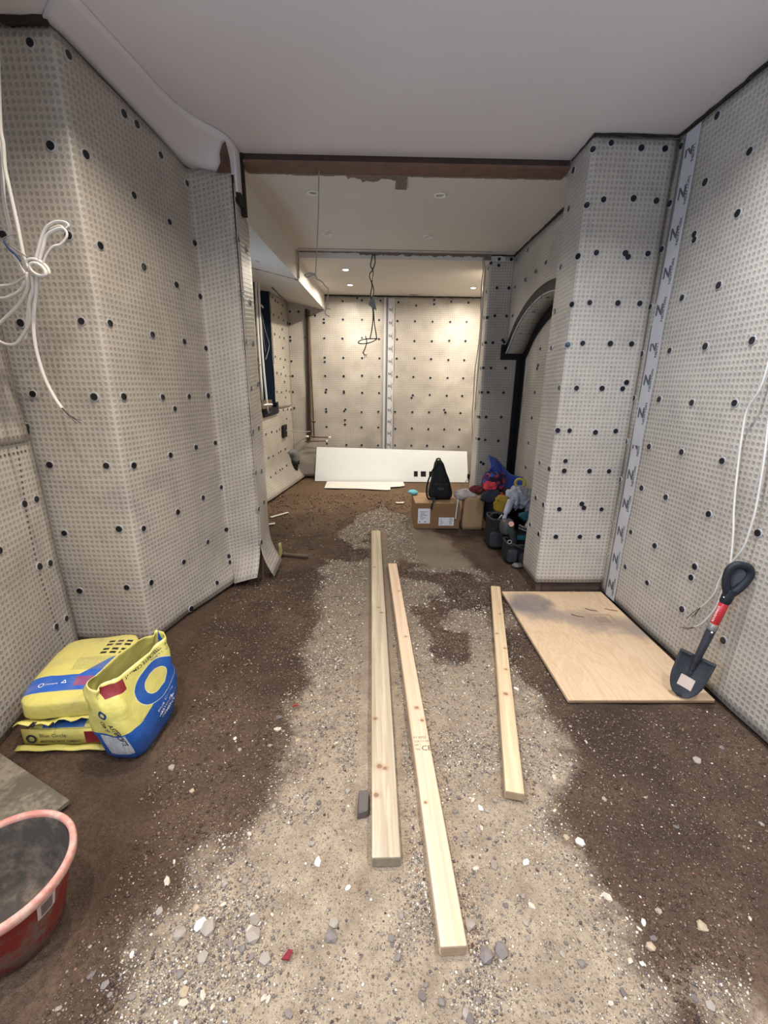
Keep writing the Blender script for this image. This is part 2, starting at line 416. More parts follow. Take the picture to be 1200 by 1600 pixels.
PLUGS={
 'L1':[(-1.77,2.19,1.46),(-1.75,2.10,1.32),(-1.74,2.09,1.27),(-1.77,2.22,1.28),(-1.76,2.21,1.26),(-1.73,2.07,0.92),(-1.75,2.16,0.92),(-1.72,2.06,0.59),(-1.73,2.15,0.57),(-1.71,2.06,0.24),(-1.73,2.16,0.23),(-1.74,2.07,1.37),(-1.68,1.83,0.77)],
 'L2':[(-1.43,2.25,2.83),(-1.42,2.25,2.48),(-1.41,2.25,2.14),(-1.42,2.25,1.78),(-1.72,2.25,1.77),(-1.71,2.25,2.14),(-1.73,2.25,1.44),(-1.42,2.25,1.43),(-1.72,2.25,1.08),(-1.42,2.25,1.08),(-1.72,2.25,0.70),(-1.41,2.25,0.73),(-1.70,2.25,0.35),(-1.42,2.25,0.38)],
 'L3':[(-1.32,2.31,2.83),(-1.32,2.32,2.48),(-1.32,2.32,2.12),(-1.32,2.31,1.78),(-1.27,2.62,2.78),(-1.26,2.71,2.78),(-1.27,2.61,2.43),(-1.27,2.61,2.10),(-1.27,2.61,1.76),(-1.23,2.88,2.72),(-1.22,2.89,2.40),(-1.22,2.89,2.07),(-1.22,2.89,1.75),(-1.19,3.12,2.68),(-1.18,3.13,2.36),(-1.18,3.13,2.05),(-1.18,3.13,1.73),(-1.32,2.32,1.43),(-1.27,2.62,1.42),(-1.23,2.88,1.42),(-1.25,2.72,1.35),(-1.32,2.32,1.07),(-1.27,2.62,1.08),(-1.32,2.32,0.71),(-1.27,2.62,0.72),(-1.32,2.31,0.38),(-1.27,2.62,0.38),(-1.27,2.62,0.04),(-1.22,2.89,1.09),(-1.18,3.13,1.09),(-1.18,3.14,0.76),(-1.22,2.90,0.74),(-1.18,3.15,0.43),(-1.22,2.89,0.42),(-1.18,3.13,0.21),(-1.19,3.12,0.16),(-1.22,2.91,0.08),(-1.19,3.10,1.42)],
 'L5':[(-0.90,3.11,2.61),(-0.90,3.33,2.61),(-0.90,3.12,2.39),(-0.90,3.33,2.38),(-0.90,3.11,2.07),(-0.90,3.33,2.05),(-0.90,3.11,1.78),(-0.90,3.32,1.78),(-0.90,3.10,1.17),(-0.90,3.31,1.18),(-0.90,3.09,0.87),(-0.90,3.31,0.85),(-0.90,3.08,0.59),(-0.91,3.31,0.60),(-0.90,3.07,0.32),(-0.90,3.20,1.47),(-0.90,3.39,1.50)],
 'R2':[(1.34,2.96,2.86),(1.52,2.96,2.84),(1.66,2.96,2.84),(1.34,2.96,2.58),(1.52,2.96,2.59),(1.66,2.96,2.58),(1.34,2.96,2.30),(1.52,2.96,2.30),(1.54,2.96,2.28),(1.66,2.96,2.30),(1.34,2.96,2.02),(1.52,2.96,2.02),(1.66,2.96,2.02),(1.33,2.96,1.78),(1.51,2.96,1.78),(1.65,2.96,1.78),(1.33,2.96,1.50),(1.50,2.96,1.50),(1.66,2.96,1.54),(1.64,2.96,1.50),(1.32,2.96,1.22),(1.50,2.96,1.21),(1.64,2.96,1.22),(1.32,2.96,1.01),(1.32,2.96,0.94),(1.50,2.96,0.94),(1.64,2.96,0.94),(1.48,2.96,0.70),(1.50,2.96,0.67),(1.32,2.96,0.66),(1.63,2.96,0.66),(1.32,2.96,0.45),(1.50,2.96,0.45),(1.64,2.96,0.45)],
 'R1':[(1.74,2.93,2.84),(1.74,2.94,2.56),(1.74,2.94,2.32),(1.74,2.95,2.00),(1.74,2.96,1.72),(1.74,2.66,2.85),(1.74,2.37,2.57),(1.74,2.66,2.56),(1.74,2.37,2.32),(1.74,2.67,2.32),(1.74,2.66,2.29),(1.74,2.39,2.01),(1.74,2.66,2.00),(1.74,2.68,1.72),(1.74,2.39,1.72),(1.74,2.09,1.72),(1.74,2.96,1.44),(1.74,2.97,1.15),(1.74,2.97,0.88),(1.74,2.98,0.56),(1.74,2.98,0.31),(1.74,2.69,1.44),(1.74,2.40,1.43),(1.74,2.11,1.44),(1.74,2.70,1.15),(1.74,2.40,1.16),(1.74,2.10,1.16),(1.74,2.70,0.88),(1.74,2.46,0.88),(1.74,2.11,0.88),(1.74,2.72,0.57),(1.74,2.46,0.57),(1.74,2.71,0.32),(1.74,2.46,0.32),(1.74,2.12,0.58),(1.74,2.13,0.51),(1.74,1.81,0.88),(1.74,2.14,0.31),(1.74,1.83,0.31)],
 'R3':[(1.24,2.96,2.83),(1.24,3.19,2.82),(1.24,2.95,2.55),(1.24,3.19,2.61),(1.24,2.97,2.28),(1.24,3.21,2.28),(1.24,2.97,2.01),(1.24,3.23,2.01),(1.24,2.97,1.77),(1.24,3.21,1.77),(1.24,2.99,1.50),(1.24,2.97,1.22),(1.24,2.98,0.95),(1.24,3.17,0.96),(1.24,3.16,0.69),(1.24,3.00,0.68),(1.24,3.21,0.46),(1.24,3.01,0.45)],
 'R4':[(1.46,5.02,2.78),(1.46,4.69,2.78),(1.46,4.15,2.54),(1.46,4.40,2.53),(1.46,4.69,2.52),(1.46,5.01,2.52),(1.46,4.16,2.27),(1.46,4.42,2.26),(1.46,4.65,2.24),(1.46,5.01,2.24)],
 'AL':[(1.66,4.63,1.88),(1.66,4.64,1.72),(1.66,4.66,1.69),(1.66,4.66,1.45),(1.66,4.66,1.19),(1.66,4.40,1.19),(1.66,4.68,0.92),(1.66,4.39,0.93),(1.66,4.69,0.65),(1.66,4.39,0.66)],
 'NF':[(1.30,5.17,2.82),(1.43,5.17,2.82),(1.30,5.17,2.76),(1.30,5.17,2.54),(1.43,5.17,2.54),(1.30,5.17,2.26),(1.43,5.17,2.26),(1.30,5.17,1.98),(1.41,5.17,2.01),(1.43,5.17,1.99),(1.30,5.17,1.71),(1.47,5.17,1.71),(1.63,5.17,1.75),(1.65,5.17,1.72),(1.29,5.17,1.44),(1.47,5.17,1.44),(1.64,5.17,1.43),(1.29,5.17,1.16),(1.47,5.17,1.16),(1.64,5.17,1.16),(1.30,5.17,0.89),(1.46,5.17,0.88),(1.64,5.17,0.88),(1.27,5.17,0.62),(1.30,5.17,0.60),(1.45,5.17,0.61),(1.63,5.17,0.68),(1.63,5.17,0.61)],
 'NE':[(1.20,5.11,2.78),(1.20,5.21,2.74),(1.20,5.22,2.51),(1.20,5.25,2.25),(1.20,5.13,2.24),(1.20,5.24,1.97),(1.20,5.13,1.98),(1.20,5.25,1.71),(1.20,5.14,1.71),(1.20,5.24,1.44),(1.20,5.14,1.44),(1.20,5.23,1.16),(1.20,5.16,1.16),(1.20,5.24,0.90),(1.20,5.13,0.90)],
 'BK':[(-0.53,7.10,2.71),(-0.24,7.10,2.73),(-0.31,7.10,2.76),(0.04,7.10,2.73),(0.13,7.10,2.70),(0.31,7.10,2.71),(-0.82,7.10,2.46),(-0.82,7.10,2.41),(-0.53,7.10,2.46),(-0.24,7.10,2.46),(0.02,7.10,2.46),(0.12,7.10,2.45),(0.30,7.10,2.45),(-0.82,7.10,2.19),(-0.54,7.10,2.19),(-0.24,7.10,2.20),(0.02,7.10,2.19),(0.11,7.10,2.18),(0.30,7.10,2.19),(-0.82,7.10,1.91),(-0.82,7.10,1.85),(-0.53,7.10,1.91),(-0.24,7.10,1.91),(0.03,7.10,1.91),(0.11,7.10,1.91),(0.30,7.10,1.91),(-0.82,7.10,1.64),(-0.53,7.10,1.64),(-0.24,7.10,1.65),(0.03,7.10,1.64),(0.12,7.10,1.62),(0.31,7.10,1.64),(-1.34,7.10,2.39),(-1.33,7.10,2.56),(-1.20,7.10,2.56),(-0.95,7.10,2.51),(-1.34,7.10,2.20),(-1.34,7.10,2.15),(-1.11,7.10,2.20),(-1.34,7.10,1.85),(-1.11,7.10,1.85),(-1.33,7.10,1.63),(-1.11,7.10,1.64),(0.58,7.10,2.67),(0.85,7.10,2.75),(0.85,7.10,2.69),(1.11,7.10,2.73),(1.37,7.10,2.72),(0.57,7.10,2.45),(0.84,7.10,2.45),(1.11,7.10,2.45),(1.36,7.10,2.45),(0.57,7.10,2.17),(0.84,7.10,2.17),(1.11,7.10,2.18),(1.36,7.10,2.18),(0.58,7.10,1.92),(0.84,7.10,1.91),(1.11,7.10,1.90),(1.36,7.10,1.90),(0.57,7.10,1.64),(0.84,7.10,1.63),(1.11,7.10,1.63),(1.36,7.10,1.63),(-0.81,7.10,1.43),(-0.82,7.10,1.39),(-0.53,7.10,1.41),(-0.53,7.10,1.39),(-0.24,7.10,1.39),(0.03,7.10,1.39),(0.11,7.10,1.38),(0.57,7.10,1.36),(0.55,7.10,1.32),(0.84,7.10,1.37),(1.11,7.10,1.36),(1.36,7.10,1.36),(-0.82,7.10,1.13),(-0.82,7.10,1.09),(-0.53,7.10,1.10),(-0.51,7.10,1.13),(-0.25,7.10,1.09),(0.02,7.10,1.10),(0.11,7.10,1.10),(0.29,7.10,1.10),(0.57,7.10,1.10),(0.84,7.10,1.10),(1.08,7.10,1.14),(1.10,7.10,1.10),(1.35,7.10,1.09),(-0.82,7.10,0.85),(-0.52,7.10,0.96),(-0.52,7.10,0.89),(-0.25,7.10,0.85),(0.02,7.10,0.85),(0.11,7.10,0.84),(0.30,7.10,0.83),(0.57,7.10,0.84),(0.84,7.10,0.83),(1.10,7.10,0.83),(1.35,7.10,0.83),(-0.82,7.10,0.58),(-0.50,7.10,0.56),(-0.25,7.10,0.56),(0.02,7.10,0.56),(0.12,7.10,0.57),(0.30,7.10,0.56),(0.57,7.10,0.56),(0.83,7.10,0.56),(1.10,7.10,0.55),(1.35,7.10,0.55),(-1.33,7.10,1.14),(-1.11,7.10,1.14),(-1.10,7.10,1.64),(-1.34,7.10,1.39),(-1.11,7.10,1.42)],
 'L6':[(-1.52,5.99,0.84),(-1.50,6.20,0.85),(-1.47,6.40,0.84),(-1.45,6.51,0.86),(-1.52,6.02,0.51),(-1.50,6.20,0.51),(-1.47,6.42,0.52),(-1.45,6.51,0.53),(-1.43,6.70,0.54),(-1.41,6.84,0.46),(-1.53,5.97,0.23),(-1.50,6.17,0.25),(-1.47,6.37,0.26),(-1.46,6.47,0.26),(-1.43,6.67,0.28),(-1.46,6.48,1.40),(-1.43,6.67,1.39),(-1.40,6.88,1.41),(-1.38,7.04,1.40),(-1.45,6.51,1.13),(-1.43,6.71,1.13),(-1.40,6.90,1.13),(-1.38,7.05,1.12),(-1.45,6.52,1.66),(-1.42,6.71,1.65),(-1.40,6.89,1.63),(-1.37,7.08,1.63),(-1.41,6.83,1.54),(-1.41,6.83,1.31),(-1.41,6.83,1.75),(-1.40,6.90,1.86),(-1.43,6.70,1.86),(-1.41,6.83,0.99),(-1.54,5.87,1.52),(-1.54,5.88,1.81),(-1.45,6.51,2.65),(-1.44,6.61,2.62),(-1.42,6.71,2.62),(-1.40,6.89,2.61),(-1.41,6.84,2.49),(-1.45,6.52,2.43),(-1.42,6.71,2.42),(-1.40,6.90,2.41),(-1.37,7.07,2.39),(-1.45,6.52,2.18),(-1.42,6.71,2.16),(-1.40,6.89,2.16),(-1.41,6.83,2.28),(-1.45,6.50,1.88),(-1.41,6.83,2.02),(-1.54,5.89,2.10)],
}

# floor height field ------------------------------------------------
STRIP_L = [(-0.75, -1.6), (-0.62, 0.0), (-0.54, 0.66), (-0.56, 0.85), (-0.50, 1.04), (-0.37, 1.22), (-0.36, 1.63), (-0.38, 2.31), (-0.40, 3.23), (-0.34, 3.97), (-0.25, 4.6), (-0.1, 5.2)]
STRIP_R = [(0.62, -1.6), (0.64, 0.0), (0.66, 0.65), (0.70, 0.84), (0.74, 1.03), (0.80, 1.38), (0.757, 1.71), (0.82, 2.24), (0.95, 2.90), (0.87, 3.5), (0.75, 4.0), (0.6, 4.5), (0.3, 5.2)]
def lerp_tab(T, y):
    if y <= T[0][1]: return T[0][0]
    for (x0, y0), (x1, y1) in zip(T[:-1], T[1:]):
        if y <= y1: return x0+(x1-x0)*(y-y0)/(y1-y0)
    return T[-1][0]
PATCH = [(0.33, 3.235), (0.857, 3.0), (0.66, 2.12), (0.41, 2.31), (0.23, 2.62)]
def gravel(x, y):
    n = 0.16*noise.noise(Vector((x*2.2, y*2.2, 1.0)))+0.07*noise.noise(Vector((x*7, y*7, 4.0)))
    l, r = lerp_tab(STRIP_L, y), lerp_tab(STRIP_R, y)
    d = min(x-l, r-x)+n*0.9
    if y > 5.0: d -= (y-5.0)*0.5
    g = max(0.0, min(1.0, 0.5+d/0.30))
    # damp brown patches between the lengths of timber
    for cx, cy, rx, ry in ((0.62, 2.85, 0.30, 0.38), (0.50, 2.35, 0.18, 0.30), (0.78, 2.25, 0.12, 0.5), (0.30, 3.3, 0.2, 0.3), (-0.25, 3.9, 0.25, 0.4)):
        q = ((x-cx)/rx)**2+((y-cy)/ry)**2+n*10
        g *= max(0.34, min(1.0, (q-0.2)/1.3))
    for cx, cy, rr, k in ((0.92, 0.66, 0.16, 0.55), (-0.62, 0.60, 0.14, 0.4), (-0.98, 3.3, 0.12, 0.35)):
        g = max(g, k*max(0.0, 1-((x-cx)**2+(y-cy)**2)/rr**2+n))
    return g
def floor_z(x, y):
    p = Vector((x, y, 0))
    z = 0.012*noise.noise(p*1.3)+0.007*noise.noise(p*4.1)+0.0035*noise.noise(p*11)+0.002*noise.noise(p*27)
    g = gravel(x, y)
    z -= 0.006*(1-g)
    return z-0.004
xs = np.concatenate([np.arange(-2.1, -1.3, 0.04), np.arange(-1.3, 1.75, 0.02), np.arange(1.75, 2.2, 0.05)])
ys = np.concatenate([np.arange(-2.4, 0.35, 0.1), np.arange(0.35, 2.6, 0.02), np.arange(2.6, 7.4, 0.035)])
FV, GR = [], []
for y in ys:
    for x in xs:
        FV.append((x, y, floor_z(x, y))); GR.append(gravel(x, y))
def m_floor():
    t = MT('damp_earth_and_screed', 0.95, 0.15); co = t.coord()
    g = X(t.nt, t.attr('gravel'))
    n1 = t.noise(co, 9, 6, 0.65); n2 = t.noise(co, 70, 4, 0.7); n3 = t.noise(co, 2.2, 4); n4 = t.noise(co, 260, 2)
    gm = (g+(n1-0.5)*0.8+(n2-0.5)*0.6).step(0.28, 0.74)
    soil = t.mix(n3.step(0.3, 0.7), srgb(68, 54, 45), srgb(104, 85, 70))
    soil = t.mix(n2.step(0.35, 0.7)*0.6, soil, srgb(52, 41, 35))
    scr = t.mix(n1.step(0.3, 0.7), srgb(140, 125, 107), srgb(172, 156, 135))
    scr = t.mix(n2.step(0.45, 0.75)*0.55, scr, srgb(112, 98, 84))
    yy = t.xyz(co)[1]
    scr = t.mix((yy+(n1-0.5)*1.5).step(1.3, 3.4)*0.75, scr, srgb(112, 100, 86))
    soil = t.mix((yy+(n1-0.5)).step(4.2, 5.6)*0.5, soil, srgb(128, 104, 82))  # far soil painted paler: drier earth plus the far downlights' glow
    # fine grit below the size of the separate stones
    vo = t.voro(co, 230, 'F1', 'Color'); v1, v2, v3 = t.xyz(vo)
    dist = X(t.nt, t.voro(co, 230))
    grit = v1.gt(0.66)*(1-dist.step(0.25, 0.5))
    gc = t.mix(v2, srgb(104, 95, 88), srgb(205, 194, 176))
    c = t.mix(gm, soil, scr)
    c = t.mix(grit*(gm*0.6+0.22), c, gc)
    t.col(c)
    n5 = t.noise(co, 28, 4, 0.6)
    t.bump(n2*0.7+n4*0.35+grit*0.35+n1*0.6+n5*1.3*(1-gm*0.6), 0.012, 0.9)
    return t.m
FLOOR = obj('floor', (FV, grid_faces(len(xs), len(ys))), m_floor(), None, True)
tag(FLOOR, 'bare brown earth floor with a strip of pale gritty screed down the middle', 'floor', None, 'structure')
at = FLOOR.data.attributes.new('gravel', 'FLOAT', 'POINT'); at.data.foreach_set('value', GR)

# walls --------------------------------------------------------------
S = {}
S['L1'] = Sheet('wall_left', [((-1.66, -2.2, 2.9), (-1.52, -2.2, 0.0)), ((-1.70, 0.5, 2.9), (-1.56, 0.5, -0.01)), ((-1.755, 1.52, 2.9), (-1.61, 1.52, -0.01)), ((-1.82, 2.235, 2.9), (-1.736, 2.225, 0.0))],
                r=0.2, seed=1, label='near left wall, loose studded membrane sheet lapping over the breast beside it')
S['L2'] = Sheet('wall_breast', [((-1.90, 2.27, 2.89), (-1.90, 2.27, 0.02)), ((-1.335, 2.25, 2.89), (-1.33, 2.25, 0.02)), ((-1.18, 3.15, 2.775), (-1.15, 3.15, 0.02)), ((-0.915, 3.15, 2.75), (-0.905, 3.15, 0.09))],
                seed=2, zf=0.24, flare=lambda u, U: 0.0 if u < 0.9 else (0.08*(u-0.9)/0.6 if u < 1.50 else 0.15), label='left chimney breast and pier front clad in beige studded membrane')
S['L5'] = Sheet('wall_pier', [((-0.90, 3.15, 2.70), (-0.90, 3.15, 0.03)), ((-0.90, 3.43, 2.55), (-0.90, 3.43, 0.06))],
                seed=3, zf=0.30, flare=0.09, wav=0.006, back=False, label='right side of the left pier, membrane strip curling out at the floor')
S['L6'] = Sheet('wall_left_far', [((-1.89, 3.45, 1.17), (-1.89, 3.45, 0.02)), ((-1.37, 7.12, 1.17), (-1.37, 7.12, 0.03))],
                seed=4, zf=0.38, flare=0.18, label='far left wall below and beyond the window, membrane curling onto the floor')
S['L7'] = Sheet('wall_left_far_return', [((-1.470, 6.42, 2.70), (-1.466, 6.42, 1.16)), ((-1.37, 7.12, 2.70), (-1.37, 7.12, 1.16))], seed=5, label='upper far left wall between the window and the back corner', back=True)
S['L8'] = Sheet('wall_left_far_front', [((-1.89, 3.45, 2.70), (-1.89, 3.45, 1.16)), ((-1.537, 5.95, 2.70), (-1.537, 5.95, 1.16))], seed=6, label='upper far left wall in front of the window, beyond the pier')
S['BK'] = Sheet('wall_back', [((-1.40, 7.1, 2.785), (-1.40, 7.1, 0.03)), ((1.95, 7.1, 2.785), (1.95, 7.1, 0.03))], seed=7, wav=0.026, label='back wall of the far room in crinkled pale membrane')
S['CR'] = Sheet('wall_right_far', [((1.90, 7.1, 2.8), (1.90, 7.1, 0.0)), ((1.90, 5.5, 2.8), (1.90, 5.5, 0.0))], seed=8, res=0.1, label='right wall of the far room hidden behind the nib')
S['NB'] = Sheet('wall_nib', [((1.95, 5.52, 2.86), (1.95, 5.52, 0.02)), ((1.215, 5.50, 2.86), (1.215, 5.50, 0.02)), ((1.20, 5.17, 2.86), (1.215, 5.17, 0.03)), ((1.70, 5.17, 2.86), (1.70, 5.17, 0.03))],
                seed=9, wav=0.006, label='shaded nib wall between the middle and far rooms on the right')
S['AL'] = Sheet('wall_alcove', [((1.66, 5.2, 2.4), (1.66, 5.2, 0.02)), ((1.66, 3.2, 2.4), (1.66, 3.2, 0.02))], seed=10, wav=0.006, label='back of the shallow arched alcove on the right')
S['RC'] = Sheet('wall_column', [((1.47, 3.30, 2.89), (1.47, 3.30, 0.07)), ((1.232, 3.30, 2.89), (1.225, 3.30, 0.07)), ((1.238, 2.96, 2.89), (1.215, 2.96, 0.08)), ((1.742, 2.965, 2.89), (1.755, 2.965, 0.08))],
                seed=11, wav=0.006, r=0.022, label='right column clad in studded membrane, rounded at its foot')
S['R1'] = Sheet('wall_right', [((1.738, 2.975, 2.89), (1.735, 2.985, 0.015)), ((1.738, 1.2, 2.89), (1.722, 1.2, 0.015)), ((1.738, -2.2, 2.89), (1.71, -2.2, 0.015))],
                seed=12, r=0.2, wav=0.012, label='near right wall of grey studded membrane with a taped seam')
for k, s in (('L1', 'L1'), ('L2', 'L2'), ('L3', 'L2'), ('L5', 'L5'), ('BK', 'BK'), ('NF', 'NB'), ('NE', 'NB'), ('AL', 'AL'), ('R2', 'RC'), ('R3', 'RC'), ('R1', 'R1')):
    add_plugs(S[s], PLUGS[k])
add_plugs(S['L6'], [p for p in PLUGS['L6'] if p[2] < 1.16])
add_plugs(S['L7'], [p for p in PLUGS['L6'] if p[2] >= 1.16 and p[1] > 6.4])
add_plugs(S['L8'], [p for p in PLUGS['L6'] if p[2] >= 1.16 and p[1] < 6.0])

# lapped second layer on the near left wall: upper sheet over the lower one, plus the dark double-lap stud rows
LV, LUV = [], []
for z in np.linspace(1.215, 2.86, 34):
    for y in np.linspace(-2.0, 2.21, 70):
        loc, nrm, _, _ = S['L1'].bvh.find_nearest(Vector((-1.70, y, z)))
        LV.append(loc+nrm*(0.012+0.006*noise.noise(Vector((y*3, z*3, 2))))); LUV.append((y+0.011, z+0.008))
lap = obj('lapped_sheet', (LV, grid_faces(70, 34)), M_MEM, S['L1'].obj, True, LUV)
sd_ = lap.modifiers.new('thickness', 'SOLIDIFY'); sd_.thickness = 0.006; sd_.offset = -1
def stud_row(sheet, pts, r=0.007):
    G = []
    for p in pts:
        loc, nrm, _, _ = sheet.bvh.find_nearest(Vector(p))
        z = nrm; x = z.orthogonal().normalized()
        G.append(lathe([(r, 0.001), (r*0.7, 0.0022), (0, 0.0025)], 8, loc, x, z.cross(x), z))
    return join(*G)
rows = [(-1.72, 2.20-0.10-0.05*sin(z*3), z) for z in np.arange(0.1, 1.22, 0.028)]
rows += [(-1.68, y, 1.17) for y in np.arange(1.0, 2.18, 0.028)]
tag(obj('stud_row', stud_row(S['L1'], rows), plain('double_lap_studs', (0.10, 0.095, 0.09), 0.6), S['L1'].obj), kind='stuff')

# arched opening in the middle room's right wall ------------------------------------------
ARCX = 1.46
ARC = smooth_path([(ARCX, 5.17, 1.86), (ARCX, 5.06, 1.93), (ARCX, 4.85, 2.09), (ARCX, 4.55, 2.22), (ARCX, 4.2, 2.285), (ARCX, 3.85, 2.27), (ARCX, 3.5, 2.16), (ARCX, 3.25, 1.98)], 5)
def arch_sheet():
    V, UV = [], []
    for p in ARC:
        for k in range(9):
            t = k/8; z = p.z+(2.845-p.z)*t
            V.append(Vector((ARCX+0.004*noise.noise(Vector((p.y*3, z*3, 5))), p.y, z))); UV.append((-p.y, z))
    n = len(ARC)
    F = [(i*9+k, (i+1)*9+k, (i+1)*9+k+1, i*9+k+1) for i in range(n-1) for k in range(8)]
    return V, F, UV
av, af, auv = arch_sheet()
WARCH = obj('wall_arch', (av, af), M_MEM, None, True, auv)
tag(WARCH, 'membrane wall above the black-edged arch on the right', 'wall', None, 'structure')
so = WARCH.modifiers.new('thickness', 'SOLIDIFY'); so.thickness = 0.03; so.offset = -1
class _S: pass
sh = _S(); sh.obj = WARCH; sh.bvh = BVHTree.FromPolygons(av, [tuple(reversed(f)) for f in af])
def add_plugs_n(o, pts, nrm, sc=1.0):
    for k, p in enumerate(pts):
        q = bpy.data.objects.new('plug', PLUG_ME); COL.objects.link(q); q.parent = o
        q.location = Vector(p)-off_of(o); q.rotation_euler = Vector(nrm).to_track_quat('Z', 'Y').to_euler(); q.scale = (sc, sc, sc)
add_plugs_n(WARCH, [(ARCX-0.005, p[1], p[2]) for p in PLUGS['R4']], (-1, 0, 0))
def band(P, w0, w1, x, th):
    """Flat band following a path in the plane x = const, offset outwards from w0 to w1."""
    V = []
    n = len(P)
    for i, p in enumerate(P):
        t = (P[min(i+1, n-1)]-P[max(i-1, 0)]); t.x = 0; t.normalize()
        nn = Vector((0, -t.z, t.y))
        if nn.z < 0: nn = -nn
        for ww, xx in ((w0, x), (w1, x), (w1, x-th), (w0, x-th)):
            q = p+nn*ww; V.append(Vector((xx, q.y, q.z)))
    return V, [(i*4+a, i*4+(a+1) % 4, (i+1)*4+(a+1) % 4, (i+1)*4+a) for i in range(n-1) for a in range(4)]
obj('arch_band', band(ARC, 0.0, 0.085, ARCX-0.005, 0.004), M_BLACK, WARCH)
V = []
for p in ARC: V += [Vector((ARCX-0.004, p.y, p.z)), Vector((1.56, p.y, p.z)), Vector((1.665, p.y, p.z))]
sf = obj('arch_soffit', (V, grid_faces(3, len(ARC))), M_MEM, WARCH, True, [(p.x, q*0.03) for q in range(len(ARC)) for p in V[:3]])
sf.modifiers.new('thickness', 'SOLIDIFY').thickness = -0.004
obj('arch_edge', tube([p+Vector((-0.006, 0, -0.003)) for p in ARC], 0.006, 6, 1, smooth=False), M_TAPE, WARCH)
obj('arch_band', band(ARC, -0.10, 0.0, 1.655, 0.008), M_BLACK, WARCH)
add_plugs_n(WARCH, [(1.52, 4.9, 2.055), (1.60, 4.9, 2.055), (1.52, 4.55, 2.213), (1.60, 4.6, 2.19), (1.52, 4.2, 2.28), (1.60, 4.3, 2.27), (1.52, 3.9, 2.27)], (0, 0, -1))
obj('springer_band', box(1.40, 1.665, 5.150, 5.168, 1.80, 1.905), M_BLACK, WARCH)
obj('springer_band', box(1.40, 1.46, 5.150, 5.168, 1.90, 1.96), M_BLACK, WARCH)
obj('corner_tape', join(box(1.585, 1.662, 5.152, 5.164, 0.03, 1.84), box(1.646, 1.654, 5.06, 5.164, 0.03, 1.84)), M_BLACK, WARCH)

# ceilings, haunch, beam ---------------------------------------------------------------------
C_A = obj('ceiling', join(box(-2.0, 1.85, -2.4, 3.27, ZA, ZA+0.12)), M_CEIL); tag(C_A, 'smooth grey-white ceiling of the near room', 'ceiling', None, 'structure')
C_B = obj('ceiling_middle', join(box(-2.05, 1.75, 3.39, 5.17, ZB, ZB+0.12)), M_CEIL2); tag(C_B, 'ceiling of the middle room with four unlit downlights', 'ceiling', None, 'structure')
C_C = obj('ceiling_far', join(box(-2.05, 2.0, 5.17, 7.2, ZC, ZC+0.18)), M_CEIL2); tag(C_C, 'lit ceiling of the far room beyond the lintel', 'ceiling', None, 'structure')
hl = smooth_path([(-1.345, 2.22, 2.905), (-1.305, 2.5, 2.878), (-1.26, 2.8, 2.84), (-1.205, 3.08, 2.79), (-1.12, 3.17, 2.772), (-0.99, 3.17, 2.757), (-0.888, 3.18, 2.75)], 4)
hu = smooth_path([(-1.16, 2.05, ZA), (-1.11, 2.45, ZA), (-1.07, 2.74, ZA), (-0.99, 2.92, ZA), (-0.93, 3.0, ZA), (-0.895, 3.08, ZA), (-0.884, 3.22, ZA)], 4)
V = []
for a, b in zip(hl, hu):
    for k in range(6):
        t = k/5; p = a.lerp(b, t); p.z = a.z+(b.z-a.z)*(1-(1-t)**1.2); V.append(p)
HAU = obj('trim_1', (V, [(i*6+k, (i+1)*6+k, (i+1)*6+k+1, i*6+k+1) for i in range(len(hl)-1) for k in range(5)]), M_CEIL, None, True)
tag(HAU, 'curved plaster haunch between the left breast and the ceiling, broken at its end', 'plaster', None, 'structure')
HAU.modifiers.new('thickness', 'SOLIDIFY').thickness = -0.01
def ragged(P, r=0.01, seed=0):
    return P
# broken end of the haunch, exposed brick and steel post stub
obj('broken_edge', box(-0.898, -0.884, 3.165, 3.27, 2.66, ZA), M_CEIL, HAU)
def poly_plate(pts, n, th):
    n = Vector(n); k = len(pts); P = [Vector(p) for p in pts]
    return P+[p+n*th for p in P], [tuple(range(k)), tuple(reversed(range(k, 2*k)))]+[(i, (i+1) % k, k+(i+1) % k, k+i) for i in range(k)]
obj('brick_patch', poly_plate([(-1.009, 3.153, 2.747), (-0.918, 3.154, 2.745), (-0.908, 3.112, 2.798), (-0.908, 3.077, 2.841), (-0.910, 3.057, 2.867), (-0.927, 3.063, 2.859), (-0.955, 3.089, 2.826), (-0.964, 3.117, 2.792)], (0, 0.78, 0.62), 0.02), M_RAW2, HAU)
obj('steel_post_stub', join(box(-0.902, -0.868, 3.262, 3.30, 2.56, ZA), box(-0.90, -0.872, 3.18, 3.262, 2.60, 2.66)), M_DARK, HAU)
BEAM = thing('steel_beam', 'brown steel beam exposed across the ceiling between near and middle rooms', 'beam', (0.17, 3.33, ZB))
BEAM['kind'] = 'structure'
obj('flange', box(-0.88, 1.24, 3.262, 3.405, ZB-0.004, ZB+0.012), M_STEEL, BEAM)
obj('web', box(-0.88, 1.24, 3.285, 3.395, ZB+0.012, ZA+0.05), plain('dark_steel', (0.07, 0.042, 0.032), 0.8, var=0.4), BEAM)
def ragged_strip(x0, x1, y0, depth, z, seed, th=0.006, axis='x', n=None):
    """Torn strip: straight along one side, irregular teeth along the other."""
    n = n or int((x1-x0)/0.012); V = []; F = []
    for i in range(n+1):
        x = x0+(x1-x0)*i/n
        d = depth(x)*(0.75+0.5*noise.noise(Vector((x*14, seed, 0)))+0.35*noise.noise(Vector((x*60, seed, 3))))
        d = max(d, 0.004)
        V += [Vector((x, y0, z)), Vector((x, y0+d, z)), Vector((x, y0+d, z-th)), Vector((x, y0, z-th))]
    for i in range(n):
        for a in range(4): F.append((i*4+a, i*4+(a+1) % 4, (i+1)*4+(a+1) % 4, (i+1)*4+a))
    return V, F
